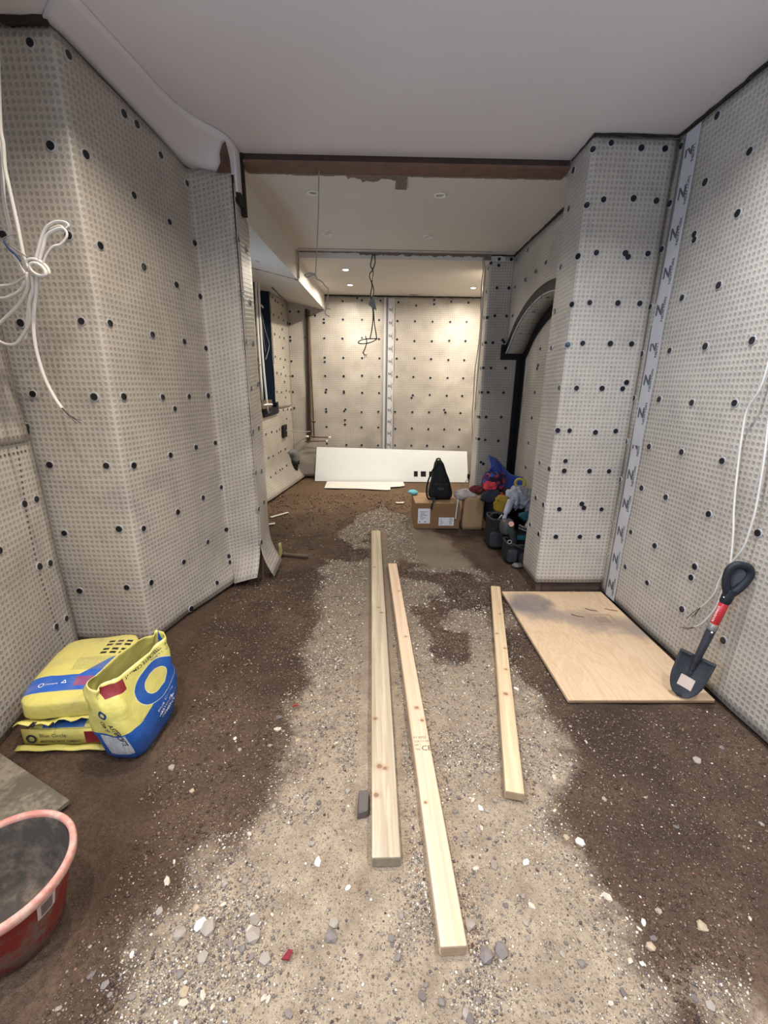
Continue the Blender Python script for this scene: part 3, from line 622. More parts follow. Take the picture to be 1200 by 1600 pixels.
def bd(x):
    d = 0.022
    if -0.22 < x < 0.16: d = 0.075
    if -0.12 < x < 0.0: d = 0.12
    if -0.62 < x < -0.3: d = 0.035
    return d
obj('torn_plaster', ragged_strip(-0.87, 1.235, 3.395, bd, ZB-0.001, 2.0), M_RAW, BEAM)
obj('lath_scrap', crumple(box(0.115, 0.195, 3.40, 3.60, ZB-0.014, ZB-0.001, 0.003), 0.008, 20, 4), M_RAW, BEAM)
# lintel step and cracked joint before the far room
LINT = obj('trim_2', join(box(-0.875, 1.21, 5.150, 5.172, ZC-0.004, ZB+0.01)), M_CEIL2); tag(LINT, 'plastered lintel edge with a cracked joint before the far room', 'lintel', None, 'structure')
obj('crack', ragged_strip(-0.84, 1.20, 5.148, lambda x: 0.034 if x > -0.2 else 0.012, 0, 8.0, 0.004), M_RAW, LINT)
for o in [c for c in LINT.children]:
    for v in o.data.vertices:
        y = v.co.y-5.148; zz = v.co.z; v.co = Vector((v.co.x, 5.1495+zz*0.8, ZC+0.036+(0.022-y)))
obj('crack', ragged_strip(-0.84, 1.20, 5.05, lambda x: 0.012, ZB-0.0005, 5.0, 0.002), M_RAW, LINT)
obj('plaster_gap', box(1.13, 1.205, 5.142, 5.150, ZC+0.002, ZB-0.004), M_RAW, LINT)
# boxed bulkhead along the left
bh = [(-0.93, 3.40), (-0.868, 5.17), (-0.80, 7.12)]
V = []
for x, y in bh:
    V += [Vector((x, y, 2.90)), Vector((x, y, 2.59)), Vector((-1.38, y, 2.70)), Vector((-2.05, y, 2.74)), Vector((-2.05, y, 2.90))]
BUL = obj('trim_3', (V, [(i*5+a, (i+1)*5+a, (i+1)*5+(a+1) % 5, i*5+(a+1) % 5) for i in (0, 1) for a in range(5)]+[(0, 1, 2, 3, 4), (14, 13, 12, 11, 10)]), M_CEIL2)
tag(BUL, 'boxed plaster bulkhead running back along the left ceiling', 'bulkhead', None, 'structure')
def frag(pts, r, seed):
    P = smooth_path(pts, 10); V = []
    return crumple(tube(P, r, 6, 1, smooth=False), r*0.8, 30, seed)
obj('crack', frag([(-0.866, 5.17, 2.588), (-1.1, 5.16, 2.642), (-1.38, 5.15, 2.70), (-1.55, 5.15, 2.72)], 0.008, 3), M_RAW, BUL)
obj('batten', box(-0.868, -0.852, 5.142, 5.168, 2.59, 2.855), M_CEIL2, BUL)
obj('batten_gap', box(-0.853, -0.848, 5.146, 5.168, 2.60, 2.855), M_DARK, BUL)
obj('scuff', ragged_strip(-1.30, -1.16, 4.72, lambda x: 0.05, 0, 3, 0.0015), plain('grey_scuff', (0.25, 0.26, 0.28), 0.9), BUL)
for v in BUL.children[-1].data.vertices: v.co.z += 2.59+(-0.9-v.co.x)*0.235-0.001
obj('crack', frag([(-1.36, 6.1, 2.69), (-1.37, 6.6, 2.693), (-1.36, 7.05, 2.694)], 0.006, 5), M_DARK, BUL)
obj('crack', frag([(-0.81, 7.085, 2.60), (-0.812, 7.085, 2.78)], 0.004, 6), M_DARK, BUL)
# dark tubes painted as the shade in gaps between membrane tops and ceilings
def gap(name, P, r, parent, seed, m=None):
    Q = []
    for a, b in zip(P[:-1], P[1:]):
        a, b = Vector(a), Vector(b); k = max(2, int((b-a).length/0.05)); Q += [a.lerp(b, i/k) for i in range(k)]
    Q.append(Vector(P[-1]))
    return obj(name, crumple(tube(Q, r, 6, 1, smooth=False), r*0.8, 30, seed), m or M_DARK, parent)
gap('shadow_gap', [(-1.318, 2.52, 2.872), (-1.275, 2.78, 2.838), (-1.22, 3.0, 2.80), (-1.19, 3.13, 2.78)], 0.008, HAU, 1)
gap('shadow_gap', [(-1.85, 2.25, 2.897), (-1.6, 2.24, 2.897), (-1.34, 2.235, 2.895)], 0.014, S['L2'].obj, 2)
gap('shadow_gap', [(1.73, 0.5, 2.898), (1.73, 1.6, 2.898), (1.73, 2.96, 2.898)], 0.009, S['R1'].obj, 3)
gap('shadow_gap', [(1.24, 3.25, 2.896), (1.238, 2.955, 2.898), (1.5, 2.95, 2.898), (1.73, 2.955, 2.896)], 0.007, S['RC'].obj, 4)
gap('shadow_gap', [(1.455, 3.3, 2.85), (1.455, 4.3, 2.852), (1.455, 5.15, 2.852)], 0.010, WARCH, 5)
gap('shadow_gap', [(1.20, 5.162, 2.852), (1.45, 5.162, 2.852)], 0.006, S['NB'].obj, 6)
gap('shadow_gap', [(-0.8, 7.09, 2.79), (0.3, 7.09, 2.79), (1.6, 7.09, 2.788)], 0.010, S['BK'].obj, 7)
gap('plaster_chip', [(0.46, 6.98, 2.798), (0.60, 6.98, 2.798)], 0.007, C_C, 8, M_RAW)
# rear wall with the window that lights the room from behind the camera
RW = obj('wall_rear', join(box(-2.0, -1.15, -2.45, -2.3, -0.1, 2.95), box(1.15, 1.85, -2.45, -2.3, -0.1, 2.95), box(-1.15, 1.15, -2.45, -2.3, -0.1, 0.95), box(-1.15, 1.15, -2.45, -2.3, 2.55, 2.95)), M_CEIL)
tag(RW, 'rear wall behind the viewer around a wide window', 'wall', None, 'structure')

# windows in the far left wall -------------------------------------------------------------
WIN = obj('window_1', join(
    poly_plate([(-1.466, 6.43, 1.15), (-1.86, 6.38, 1.15), (-1.86, 6.38, 2.72), (-1.466, 6.43, 2.72)], (0.1, 0.99, 0), 0.02),
    poly_plate([(-1.537, 5.93, 1.15), (-1.93, 5.99, 1.15), (-1.93, 5.99, 2.72), (-1.537, 5.93, 2.72)], (0.1, -0.99, 0), 0.02),
    box(-1.92, -1.47, 5.93, 6.43, 1.12, 1.15), box(-1.95, -1.90, 5.93, 6.43, 1.12, 2.72)), M_NAVY)
tag(WIN, 'narrow window recess coated navy in the far left wall', 'window', None, 'structure')
obj('sill_flashing', poly_plate([(-1.455, 6.44, 1.10), (-1.53, 5.92, 1.07), (-1.53, 5.92, 1.18), (-1.455, 6.44, 1.19)], (1, -0.14, 0), 0.02), M_BLKP, WIN)
obj('sill_flashing', poly_plate([(-1.452, 6.44, 1.19), (-1.46, 6.37, 1.19), (-1.46, 6.37, 1.25), (-1.452, 6.44, 1.26)], (1, -0.14, 0), 0.02), M_BLKP, WIN)
obj('head_bracket', tube([(-1.60, 6.36, 2.50), (-1.57, 6.34, 2.52), (-1.55, 6.36, 2.49)], 0.012, 6), M_WHITEP, WIN)
W3 = obj('window_3', join(box(-1.53, -1.505, -0.78, -0.70, 1.0, 2.3), box(-1.53, -1.505, 0.50, 0.58, 1.0, 2.3), box(-1.53, -1.505, -0.78, 0.58, 1.0, 1.08), box(-1.53, -1.505, -0.78, 0.58, 2.22, 2.3)), M_WHITEP)
tag(W3, 'daylit window in the near left wall beside the viewer', 'window', None, 'structure')
W2 = obj('window_2', join(box(-1.82, -1.66, 4.05, 4.13, 1.0, 2.4), box(-1.82, -1.66, 4.87, 4.95, 1.0, 2.4), box(-1.82, -1.66, 4.05, 4.95, 1.0, 1.08), box(-1.82, -1.66, 4.05, 4.95, 2.32, 2.4)), M_WHITEP)
tag(W2, 'daylit window hidden behind the left pier', 'window', None, 'structure')
t = MT('daylit_glass', 0.2); t.col((0.5, 0.6, 0.7)); t.b.inputs['Emission Color'].default_value = (0.55, 0.75, 1.0, 1); t.b.inputs['Emission Strength'].default_value = 2.2
obj('pane', box(-1.672, -1.667, 4.13, 4.87, 1.08, 2.32), t.m, W2)

# ------------------------------------------------------------------ seam tapes with their print
def seam_tape(parent, at, H, width, pitch, s_print):
    """at(t) -> (point, across, up, normal) along the seam; flat tape with repeated marks."""
    n = 60; V, F = [], []
    for i in range(n+1):
        p, a, u, nr = at(i/n)
        V += [p-a*width/2+nr*0.003, p+a*width/2+nr*0.003, p+a*width/2+nr*0.0015, p-a*width/2+nr*0.0015]
    for i in range(n):
        for k in range(4): F.append((i*4+k, (i+1)*4+k, (i+1)*4+(k+1) % 4, i*4+(k+1) % 4))
    tp = obj('seam_tape', (V, F), M_TAPE, parent, False)
    G = []
    k = 0.35
    N = text_geo('N', s_print, 'CENTER', 0.035); small = text_geo('NEWTON', s_print*0.36, 'CENTER', 0.02)
    while k*pitch < H-0.08:
        p, a, u, nr = at(k*pitch/H)
        G.append(([p+a*(-width*0.12+v[0])+u*v[1]+nr*0.0042 for v in N[0]], N[1]))
        G.append(([p+a*(width*0.33-v[1])+u*(v[0]+s_print*0.3)+nr*0.0042 for v in small[0]], small[1]))
        k += 1
    obj('tape_print', join(*G), M_INK, tp)
    return tp
def at_R1(t):
    z = 0.02+t*2.86
    q, nr, _, _ = S['R1'].bvh.find_nearest(Vector((1.737, 2.83, z)))
    q = Vector((q.x-0.004, 2.83, z))
    return q, Vector((0, -1, 0)), Vector((0, 0, 1)), Vector((-1, 0, 0))
seam_tape(S['R1'].obj, at_R1, 2.86, 0.115, 0.205, 0.085)
obj('seam_lap', poly_plate([(1.728, 2.915, 0.03), (1.728, 2.905, 0.03), (1.734, 2.905, 2.87), (1.734, 2.915, 2.87)], (1, 0, 0), 0.004), M_GREYP, S['R1'].obj)
def at_BK(t):
    z = 0.3+t*2.46
    return Vector((0.205-0.0*t, 7.1-0.018, z)), Vector((1, 0, 0)), Vector((0, 0, 1)), Vector((0, -1, 0))
seam_tape(S['BK'].obj, at_BK, 2.46, 0.095, 0.185, 0.06)
obj('seam_lap', box(0.125, 0.150, 7.078, 7.084, 0.3, 2.77), M_GREYP, S['BK'].obj)
obj('seam_tape', box(0.095, 0.125, 7.078, 7.083, 0.3, 2.77), M_TAPE, S['BK'].obj)

# ------------------------------------------------------------------ stones and grit on the floor
def stone_mesh(seed, nm):
    bm = bmesh.new(); bmesh.ops.create_icosphere(bm, subdivisions=1, radius=1.0)
    r = random.Random(seed)
    ax = (1.0, r.uniform(0.6, 0.95), r.uniform(0.35, 0.6))
    for v in bm.verts: v.co = Vector([v.co[i]*ax[i]*r.uniform(0.75, 1.15) for i in range(3)])
    me = bpy.data.meshes.new('stone'); bm.to_mesh(me); bm.free(); me.materials.append(nm); return me
STC = [srgb(150, 140, 130), srgb(190, 178, 160), srgb(122, 113, 109), srgb(104, 95, 93), srgb(214, 206, 194), srgb(170, 152, 128), srgb(140, 128, 118)]
STM = [plain('stone_%s' % n, c, 0.85, var=0.2, sc=60) for n, c in zip(('grey', 'buff', 'slate', 'dark', 'white', 'tan', 'drab'), STC)]
SME = [stone_mesh(k, STM[k % 7]) for k in range(14)]
OBST = [(-0.075, 0.11, 0.98, 4.3), (0.09, 0.27, 0.75, 3.45), (0.47, 0.96, 1.2, 3.0), (0.93, 1.75, 1.72, 2.96), (-1.55, -0.9, 1.2, 2.1), (-1.6, -0.82, 0.4, 1.25), (0.38, 1.6, 3.4, 5.1)]
def blocked(x, y, m=0.0):
    for k, (a, b, c, d) in enumerate(OBST):
        if a-m < x < b+m and c-m < y < d+m:
            if k == 1:
                cx = 0.219-(y-0.779)*0.0305; return abs(x-cx) < 0.045+m
            if k == 2:
                cx = 0.528+(y-1.238)*0.2235; return abs(x-cx) < 0.045+m
            return True
    return x < -1.1 and y > 2.2 and y < 3.4
def put_stone(x, y, s, mi, zr=None):
    o = bpy.data.objects.new('stone', SME[mi]); COL.objects.link(o); o.parent = FLOOR
    o.location = (x, y, floor_z(x, y)+s*0.18); o.scale = (s, s, s)
    o.rotation_euler = (random.uniform(-.3, .3), random.uniform(-.3, .3), random.uniform(0, 6.28) if zr is None else zr)
FIX = [(-0.50, 0.86, 0.022, 4), (-0.475, 0.85, 0.026, 0), (-0.55, 0.84, 0.022, 0), (-0.53, 0.90, 0.014, 5), (-0.34, 0.83, 0.027, 0), (-0.12, 0.83, 0.022, 2), (-0.115, 0.86, 0.018, 0), (0.31, 0.78, 0.026, 2), (0.355, 0.79, 0.024, 2), (0.28, 0.85, 0.02, 0),
       (0.78, 0.80, 0.017, 5), (1.36, 1.42, 0.020, 0), (0.395, 1.21, 0.014, 4), (0.62, 0.57, 0.05, 0), (-0.62, 1.55, 0.012, 4), (0.73, 1.86, 0.017, 4), (0.86, 0.68, 0.014, 0), (-0.83, 1.40, 0.016, 0), (0.33, 1.00, 0.016, 1), (0.50, 1.02, 0.014, 4)]
n_st = 0
for x, y, s, mi in FIX: put_stone(x, y, s, mi); n_st += 1
while n_st < 285:
    y = 0.5+2.4*random.random()**1.5; x = random.uniform(-1.15, 1.65)*(0.5+0.5*min(1, y/1.4))
    g = gravel(x, y)
    if blocked(x, y, 0.02) or random.random() > 0.10+0.9*g: continue
    cl = noise.noise(Vector((x*4, y*4, 9)))
    if g > 0.5 and cl < random.uniform(-0.3, 0.25): continue
    put_stone(x, y, random.uniform(0.007, 0.014)*(1 if random.random() < 0.85 else 1.5), random.choice((0, 0, 1, 1, 2, 3, 4, 5, 6, 7, 8, 9, 10, 11, 13))); n_st += 1
# grit: too many to count
octv = np.array([(1, 0, 0), (-1, 0, 0), (0, 1, 0), (0, -1, 0), (0, 0, 1), (0, 0, -1)], float)
octf = np.array([(0, 2, 4), (2, 1, 4), (1, 3, 4), (3, 0, 4), (2, 0, 5), (1, 2, 5), (3, 1, 5), (0, 3, 5)])
GP = []
PALG = [STC[0], STC[1], STC[2], STC[3], STC[4], STC[5], STC[6], srgb(92, 84, 82), srgb(108, 101, 104), srgb(226, 218, 204), srgb(146, 104, 84), srgb(96, 78, 66), srgb(74, 60, 51), srgb(122, 102, 86)]
WG = [16, 13, 11, 6, 5, 12, 14, 4, 6, 3, 0.6, 3, 1, 4]
tries = 0
while len(GP) < 75000 and tries < 700000:
    tries += 1
    y = 0.45+5.6*random.random()**2.1
    x = random.uniform(-1.45, 1.7)
    if abs(x-0.05) > 0.25+0.98*y: continue
    g = gravel(x, y)
    cl = noise.noise(Vector((x*3.1, y*3.1, 9)))+0.6*noise.noise(Vector((x*9, y*9, 2)))
    pr = 0.20*(1-g)+g*(0.12+1.2*max(0, cl)+0.25*min(1, max(0, y-1.2)))
    if g < 0.4 and y > 3.2: pr *= 0.25
    edge = 4*g*(1-g); pr += 0.16*edge
    if random.random() > pr or blocked(x, y): continue
    big = random.random()
    s = random.uniform(0.0016, 0.0042) if big < 0.8 else random.uniform(0.004, 0.0075)
    s *= (0.85+0.26*max(0.0, y-0.6))
    if g < 0.35:
        ci = random.choices((11, 12, 13, 6, 0, 1, 4, 9, 10), (16, 14, 16, 6, 4, 2, 1.2, 0.8, 1))[0]
        s *= 1.25 if ci > 10 else 0.8
    else: ci = random.choices(range(14), WG)[0]
    GP.append((x, y, floor_z(x, y), s, ci))
n = len(GP); A = np.array(GP)
ang = rng.uniform(0, 6.28, n); c_, s_ = np.cos(ang), np.sin(ang)
jit = rng.uniform(0.6, 1.25, (n, 6, 3))*np.stack([np.ones(n), rng.uniform(.55, .95, n), rng.uniform(.35, .7, n)], 1)[:, None, :]
P = octv[None]*jit*A[:, 3][:, None, None]
tl = rng.uniform(-.4, .4, (n, 1))
R = np.stack([P[..., 0]*c_[:, None]-P[..., 1]*s_[:, None], P[..., 0]*s_[:, None]+P[..., 1]*c_[:, None], P[..., 2]+P[..., 0]*tl], -1)
R += np.stack([A[:, 0], A[:, 1], A[:, 2]+A[:, 3]*0.25], 1)[:, None, :]
me = bpy.data.meshes.new('gravel')
me.vertices.add(n*6); me.vertices.foreach_set('co', R.ravel())
F = (octf[None]+(np.arange(n)*6)[:, None, None]).reshape(-1, 3)
me.loops.add(F.size); me.loops.foreach_set('vertex_index', F.ravel())
me.polygons.add(len(F)); me.polygons.foreach_set('loop_start', np.arange(len(F))*3); me.polygons.foreach_set('loop_total', np.full(len(F), 3))
me.update(calc_edges=True)
ca = me.attributes.new('grit_colour', 'FLOAT_COLOR', 'POINT')
cc = np.ones((n, 6, 4)); cc[:, :, :3] = (np.array(PALG)[A[:, 4].astype(int)]*rng.uniform(.8, 1.15, (n, 1)))[:, None, :]
ca.data.foreach_set('color', cc.ravel())
t = MT('loose_grit', 0.85, 0.25); t.col(t.attr('grit_colour', 'Color')); me.materials.append(t.m)
go = bpy.data.objects.new('gravel', me); COL.objects.link(go)
tag(go, 'loose grit and pebbles scattered over the floor', 'gravel', None, 'stuff')

# ------------------------------------------------------------------ timber on the floor
def wood(name, c0, c1, knots, seed, stain=None, along=1):
    t = MT(name, 0.7, 0.25); co = t.coord()
    g1 = t.noise(t.scale(co, (38, 1.1, 38), (seed, seed*2, seed)), 1.0, 4, 0.6, 0.4)
    g2 = t.noise(t.scale(co, (160, 3.5, 160), (seed*3, 1, seed)), 1.0, 3, 0.6)
    x, y, z = t.xyz(co)
    ringy = ((x*140+g1*16).sin()*0.5+0.5)
    c = t.mix(g1.step(0.3, 0.72), c0, c1)
    c = t.mix(ringy*0.26+g2.step(0.5, 0.8)*0.30, c, tuple(q*0.62 for q in c0))
    m = t.noise(co, 3.0, 3); c = t.mix(m.step(0.5, 0.8)*0.3, c, stain or tuple(q*0.8 for q in c0))
    for kx, ky, kr in knots:
        dx, dy = (x-kx)/(kr*1.5), (y-ky)/(kr*1.35)
        d = (dx*dx+dy*dy).sqrt()+(g2-0.5)*0.5
        c = t.mix((1-d.step(0.55, 1.1))*0.75, c, srgb(104, 68, 44))
        c = t.mix((1-d.step(1.0, 2.4))*0.25, c, srgb(150, 108, 72))
    n = t.nt.nodes.new('ShaderNodeNewGeometry')
    nn = t.xyz(n.outputs['Normal'])[1].abs().gt(0.8)
    c = t.mix(nn*0.6, c, tuple(q*0.42 for q in c0))
    t.col(c); t.bump(g2+g1, 0.0012); return t.m
def timber(a, b, w, h, m, label, lift=0.0):
    a, b = Vector(a), Vector(b); L = (b-a).length; ang = math.atan2(b.x-a.x, b.y-a.y)
    bm = bmesh.new(); bmesh.ops.create_grid(bm, x_segments=1, y_segments=1, size=0.5)
    bm.free()
    g = box(-w/2, w/2, 0, L, 0, h, 0.005, 2)
    # a slight bow, as sawn softwood has
    g = xf(g, lambda p: Vector((p.x+0.004*sin(p.y/L*pi), p.y, p.z)))
    o = obj('timber_plank', g, m); o.location = (a.x, a.y, lift); o.rotation_euler = (0, 0, -ang)
    return tag(o, label, 'timber', 'lengths of timber on the floor'), ang
T1, a1 = timber((0.040, 1.008), (-0.004, 4.255), 0.094, 0.045, wood('greenish_treated_pine', srgb(164, 148, 124), srgb(196, 182, 160), [(-0.016, 0.345, 0.009), (0.006, 0.335, 0.007), (0.02, 1.55, 0.008), (-0.03, 0.60, 0.007), (-0.03, 0.22, 0.008), (0.0, 1.62, 0.006), (-0.02, 2.3, 0.008)], 3.0, srgb(168, 152, 122)),
       'thickest greenish pine plank, lying straight down the middle of the floor', 0.001)
T2, a2 = timber((0.219, 0.780), (0.140, 3.400), 0.074, 0.042, wood('pinkish_planed_pine', srgb(204, 174, 145), srgb(220, 196, 170), [(0.005, 0.90, 0.008), (0.02, 0.82, 0.007), (-0.02, 0.42, 0.005), (0.01, 1.5, 0.007), (0.015, 2.1, 0.006)], 8.0, srgb(206, 160, 134)),
       'long pinkish pine length with a stamped mark, between the other two lengths of timber', 0.001)
T3, a3 = timber((0.528, 1.240), (0.916, 2.975), 0.070, 0.040, wood('yellow_pine', srgb(192, 166, 132), srgb(212, 190, 156), [(0.0, 0.55, 0.009), (0.012, 0.75, 0.006), (-0.02, 1.1, 0.006), (0.01, 1.35, 0.006), (0.02, 0.95, 0.006)], 15.0, srgb(196, 160, 112)),
       'shortest yellowish pine length, beside the plywood sheet', 0.001)
# stamped mark on the middle length, child text in its own rotated frame
def stamp(parent, lines):
    G = []
    for body, x, y, s, b in lines:
        v, f = text_geo(body, s, 'LEFT', b); G.append(([Vector((p[0]+x, p[1]+y, 0.0425)) for p in v], f))
    v, f = join(*G); me = bpy.data.meshes.new('stamp'); me.from_pydata([tuple(p) for p in v], [], f); me.materials.append(plain('stamp_ink', (0.06, 0.055, 0.06), 0.8))
    o = bpy.data.objects.new('stamp', me); COL.objects.link(o); o.parent = parent; return o
stamp(T2, [('01 0502', -0.031, 0.716, 0.017, 0), ('C24 1.5 DRY', -0.031, 0.696, 0.0135, 0), ('CE', -0.003, 0.652, 0.036, 0.0), ("XR '", -0.031, 0.676, 0.014, 0), ('No', -0.028, 0.655, 0.014, 0)])

# ------------------------------------------------------------------ plywood sheet
def plywood():
    t = MT('plywood_face', 0.75, 0.2); co = t.coord(); x, y, z = t.xyz(co)
    g = t.noise(t.scale(co, (7, 1.6, 7), (3, 5, 0)), 1.0, 4, 0.55, 1.2)
    ringy = ((g*46).sin()*0.5+0.5)
    fi = t.noise(t.scale(co, (120, 10, 120)), 1.0, 3)
    c = t.mix(ringy.step(0.2, 0.9)*0.42, srgb(202, 176, 145), srgb(186, 157, 125))
    c = t.mix(fi.step(0.45, 0.75)*0.25, c, srgb(170, 134, 98))
    n = t.noise(co, 6, 5, 0.65)
    # grey damp smear across the far third
    d = (y-(0.93-x*0.38)).abs()*6+(n-0.5)*2.2
    c = t.mix((1-d.step(0.1, 1.2))*0.7, c, srgb(120, 112, 110))
    d2 = (x-0.14)*(x-0.14)*30+(y-1.0)*(y-1.0)*40+(n-0.5)*1.6
    c = t.mix((1-d2.step(0.2, 1.3))*0.75, c, srgb(104, 99, 102))
    sq = x.rect(y, 0.48, 0.64, 0.69, 0.83)*(1-x.rect(y, 0.495, 0.625, 0.705, 0.815))
    c = t.mix(sq*0.7, c, srgb(150, 124, 98)); c = t.mix(x.rect(y, 0.51, 0.60, 0.72, 0.80)*0.75, c, srgb(134, 118, 102))
    t.col(c); t.bump(fi, 0.0006); return t.m
PLY = thing('plywood_sheet', 'plywood sheet lying flat on the floor against the right wall', 'plywood', (0.955, 1.755, 0.002))
pg = box(0.0, 0.755, 0.0, 1.165, 0.003, 0.021, 0.0015)
pw = xf(pg, lambda p: Vector((p.x*(1-0.028*(1-p.y/1.165))+0.955-0.004*(p.y), p.y+1.755, p.z+0.002)))
pface = obj('face_veneer', pw, plywood(), PLY)
obj('edge_ply', xf(box(0.0005, 0.7545, -0.0012, 1.1662, 0.008, 0.014), lambda p: Vector((p.x*(1-0.028*(1-p.y/1.165))+0.955-0.004*(p.y), p.y+1.755, p.z+0.002))), plain('edge_ply_dark', srgb(134, 104, 76), 0.85), PLY)
for k, (x, y) in enumerate(((1.33, 2.58), (1.46, 2.66), (1.60, 2.66))):
    obj('veneer_gouge', frag([(x, y, 0.0235), (x+0.03, y-0.02, 0.0237), (x+0.07, y-0.035, 0.0233)], 0.003, k), plain('gouge', srgb(96, 70, 50), 0.9), PLY)

# ------------------------------------------------------------------ shovel
ax0, ax1 = Vector((1.52, 1.775, 0.03)), Vector((1.665, 1.775, 0.735))
zA = (ax1-ax0).normalized(); L = (ax1-ax0).length
tocam = (Vector((0, 0, 1.5))-ax0); nA = (tocam-zA*tocam.dot(zA)).normalized(); xA = nA.cross(zA).normalized()
if xA.x < 0: xA = -xA
# frame: p[0] across, p[1] along the shaft, p[2] towards the viewer
SHV = thing('shovel', 'short-handled black shovel with red grip sleeve leaning on the right wall', 'shovel', tuple(ax0))
M_SHV = plain('black_shovel_steel', (0.030, 0.034, 0.042), 0.5, spec=0.4, var=0.5, sc=18)
M_SHVP = plain('dark_grip_rubber', (0.016, 0.020, 0.027), 0.5, var=0.3)
def fr(g): return frame(g, ax0, xA, zA, nA)
V = []; NU, NV = 13, 17
for j in range(NV):
    t = j/(NV-1); y = 0.225*t
    w = 0.086*min(1.0, math.sqrt(max(0.0, 1-((1-min(1, t/0.62))**2.2)))) if t < 0.62 else 0.086+0.004*(t-0.62)/0.38
    w = max(w, 0.004)
    for i in range(NU):
        s = -1+2*i/(NU-1)
        dz = -0.026*(1-s*s)*(0.35+0.65*t)+0.012*(1-t)
        V.append((s*w*0.84, y+0.004*abs(s)*(t > .9), dz))
bl = obj('blade', fr((V, grid_faces(NU, NV))), M_SHV, SHV, True)
md = bl.modifiers.new('thickness', 'SOLIDIFY'); md.thickness = 0.003; md.offset = 0
obj('blade_rib', fr(tube([(0, 0.118, -0.010), (0, 0.135, -0.010), (0, 0.17, -0.009), (0, 0.235, 0.0)], [0.007, 0.009, 0.012, 0.016], 10)), M_SHV, SHV, True)
obj('tread', fr(join(box(-0.0755, -0.022, 0.221, 0.228, -0.022, 0.004, 0.001), box(0.022, 0.0755, 0.221, 0.228, -0.022, 0.004, 0.001))), M_SHV, SHV)
V, F = [], []
for j in range(7):
    for i in range(7):
        s = (-0.030+0.062*i/6)/0.07
        V.append((-0.030+0.062*i/6, 0.055+0.058*j/6-0.004*i/6, -0.026*(1-s*s)*(0.35+0.65*(0.055+0.058*j/6)/0.225)+0.012*(1-(0.055+0.058*j/6)/0.225)+0.004))
obj('sticker', fr((V, grid_faces(7, 7))), plain('worn_white_sticker', srgb(196, 180, 168), 0.7, var=0.2, sc=60), SHV)
def yl(prof, seg=16, dz=0.0): return fr(xf(lathe(prof, seg), lambda p: Vector((p.x, p.z, p.y+dz))))
obj('socket', yl([(0.010, 0.20), (0.016, 0.24), (0.0175, 0.30), (0.0195, 0.385), (0.0195, 0.392)], dz=0.004), M_SHV, SHV, True)
obj('ferrule', yl([(0.0205, 0.385), (0.021, 0.388), (0.021, 0.410), (0.0195, 0.413)], dz=0.004), plain('dull_steel_ferrule', (0.25, 0.25, 0.25), 0.45, metal=0.6), SHV, True)
obj('shaft', yl([(0.0185, 0.405), (0.0185, 0.535)], dz=0.004), plain('clear_varnish_wood', srgb(170, 140, 120), 0.4), SHV, True)
slv = obj('red_sleeve', yl([(0.0185, 0.419), (0.0195, 0.421), (0.0195, 0.527), (0.0185, 0.529)], dz=0.004), plain('red_label_film', srgb(176, 40, 46), 0.3, spec=0.5, var=0.15), SHV, True)
v, f = text_geo('ROUGHNECK', 0.0155, 'LEFT', 0.01)
wt = []
for p in v:
    th = -0.35-p[1]/0.0198*1.0
    wt.append((0.0200*sin(th), 0.428+p[0]*0.86, 0.0200*cos(th)+0.004))
obj('sleeve_print', fr((wt, f)), plain('white_print', (0.8, 0.76, 0.76), 0.5), slv)
obj('rivet', fr(xf(lathe([(0.005, 0), (0.004, 0.002), (0, 0.003)], 8), lambda p: Vector((p.x+0.006, p.y+0.378, p.z+0.022)))), M_WHITEP, SHV)
# D handle
obj('handle_neck', yl([(0.0185, 0.525), (0.023, 0.535), (0.024, 0.56), (0.022, 0.60)], dz=0.004), M_SHVP, SHV, True)
hp = [(0.0, 0.575, 0.004), (-0.034, 0.612, 0.006), (-0.052, 0.655, 0.006), (-0.054, 0.695, 0.006), (-0.030, 0.718, 0.006), (0.0, 0.722, 0.006), (0.030, 0.718, 0.006), (0.054, 0.695, 0.006), (0.052, 0.655, 0.006), (0.034, 0.612, 0.006)]
hp = [(a*0.66, b, c-a*0.45) for a, b, c in hp]
obj('grip', fr(tube(hp, 0.0155, 10, 5, closed=True, flat=1.25)), M_SHVP, SHV, True)
obj('grip_web', fr(rbox((0, 0.655, -0.012), (0.030, 0.055, 0.006), 0.6, 20, 8)), plain('grip_web_plastic', (0.05, 0.056, 0.068), 0.55), SHV, True)
obj('rivet', fr(xf(lathe([(0.004, 0), (0.003, 0.002), (0, 0.003)], 8), lambda p: Vector((p.x-0.010, p.y+0.558, p.z+0.024)))), M_WHITEP, SHV)

# ------------------------------------------------------------------ red plastic tub on a cement-dusted mixing board
def dusty(name, c, dust, lo=0.45, hi=0.7, sc=7, rough=0.6):
    t = MT(name, rough, 0.3); co = t.coord(); n = t.noise(co, sc, 5, 0.65); n2 = t.noise(co, 60, 3)
    t.col(t.mix((n+(n2-0.5)*0.3).step(lo, hi), c, dust)); t.bump(n2, 0.001); return t.m
BK_C = Vector((-1.012, 0.848, 0.006))
TUB = thing('plastic_tub', 'round red plastic builders tub with cement crusted inside, near left corner', 'tub', tuple(BK_C))
prof = [(0.0, 0.0), (0.105, 0.0), (0.112, 0.006), (0.125, 0.06), (0.142, 0.13), (0.158, 0.195), (0.163, 0.222)]
wall_i = [(0.1575, 0.222), (0.146, 0.17), (0.128, 0.10), (0.111, 0.036), (0.102, 0.026)]
M_RED = dusty('red_tub_plastic', srgb(122, 42, 36), srgb(110, 92, 80), 0.46, 0.68, 7)
obj('body', lathe(prof, 56, BK_C), M_RED, TUB, True)
inn = lathe(wall_i+[(0.07, 0.030), (0.04, 0.036), (0, 0.034)], 56, BK_C)
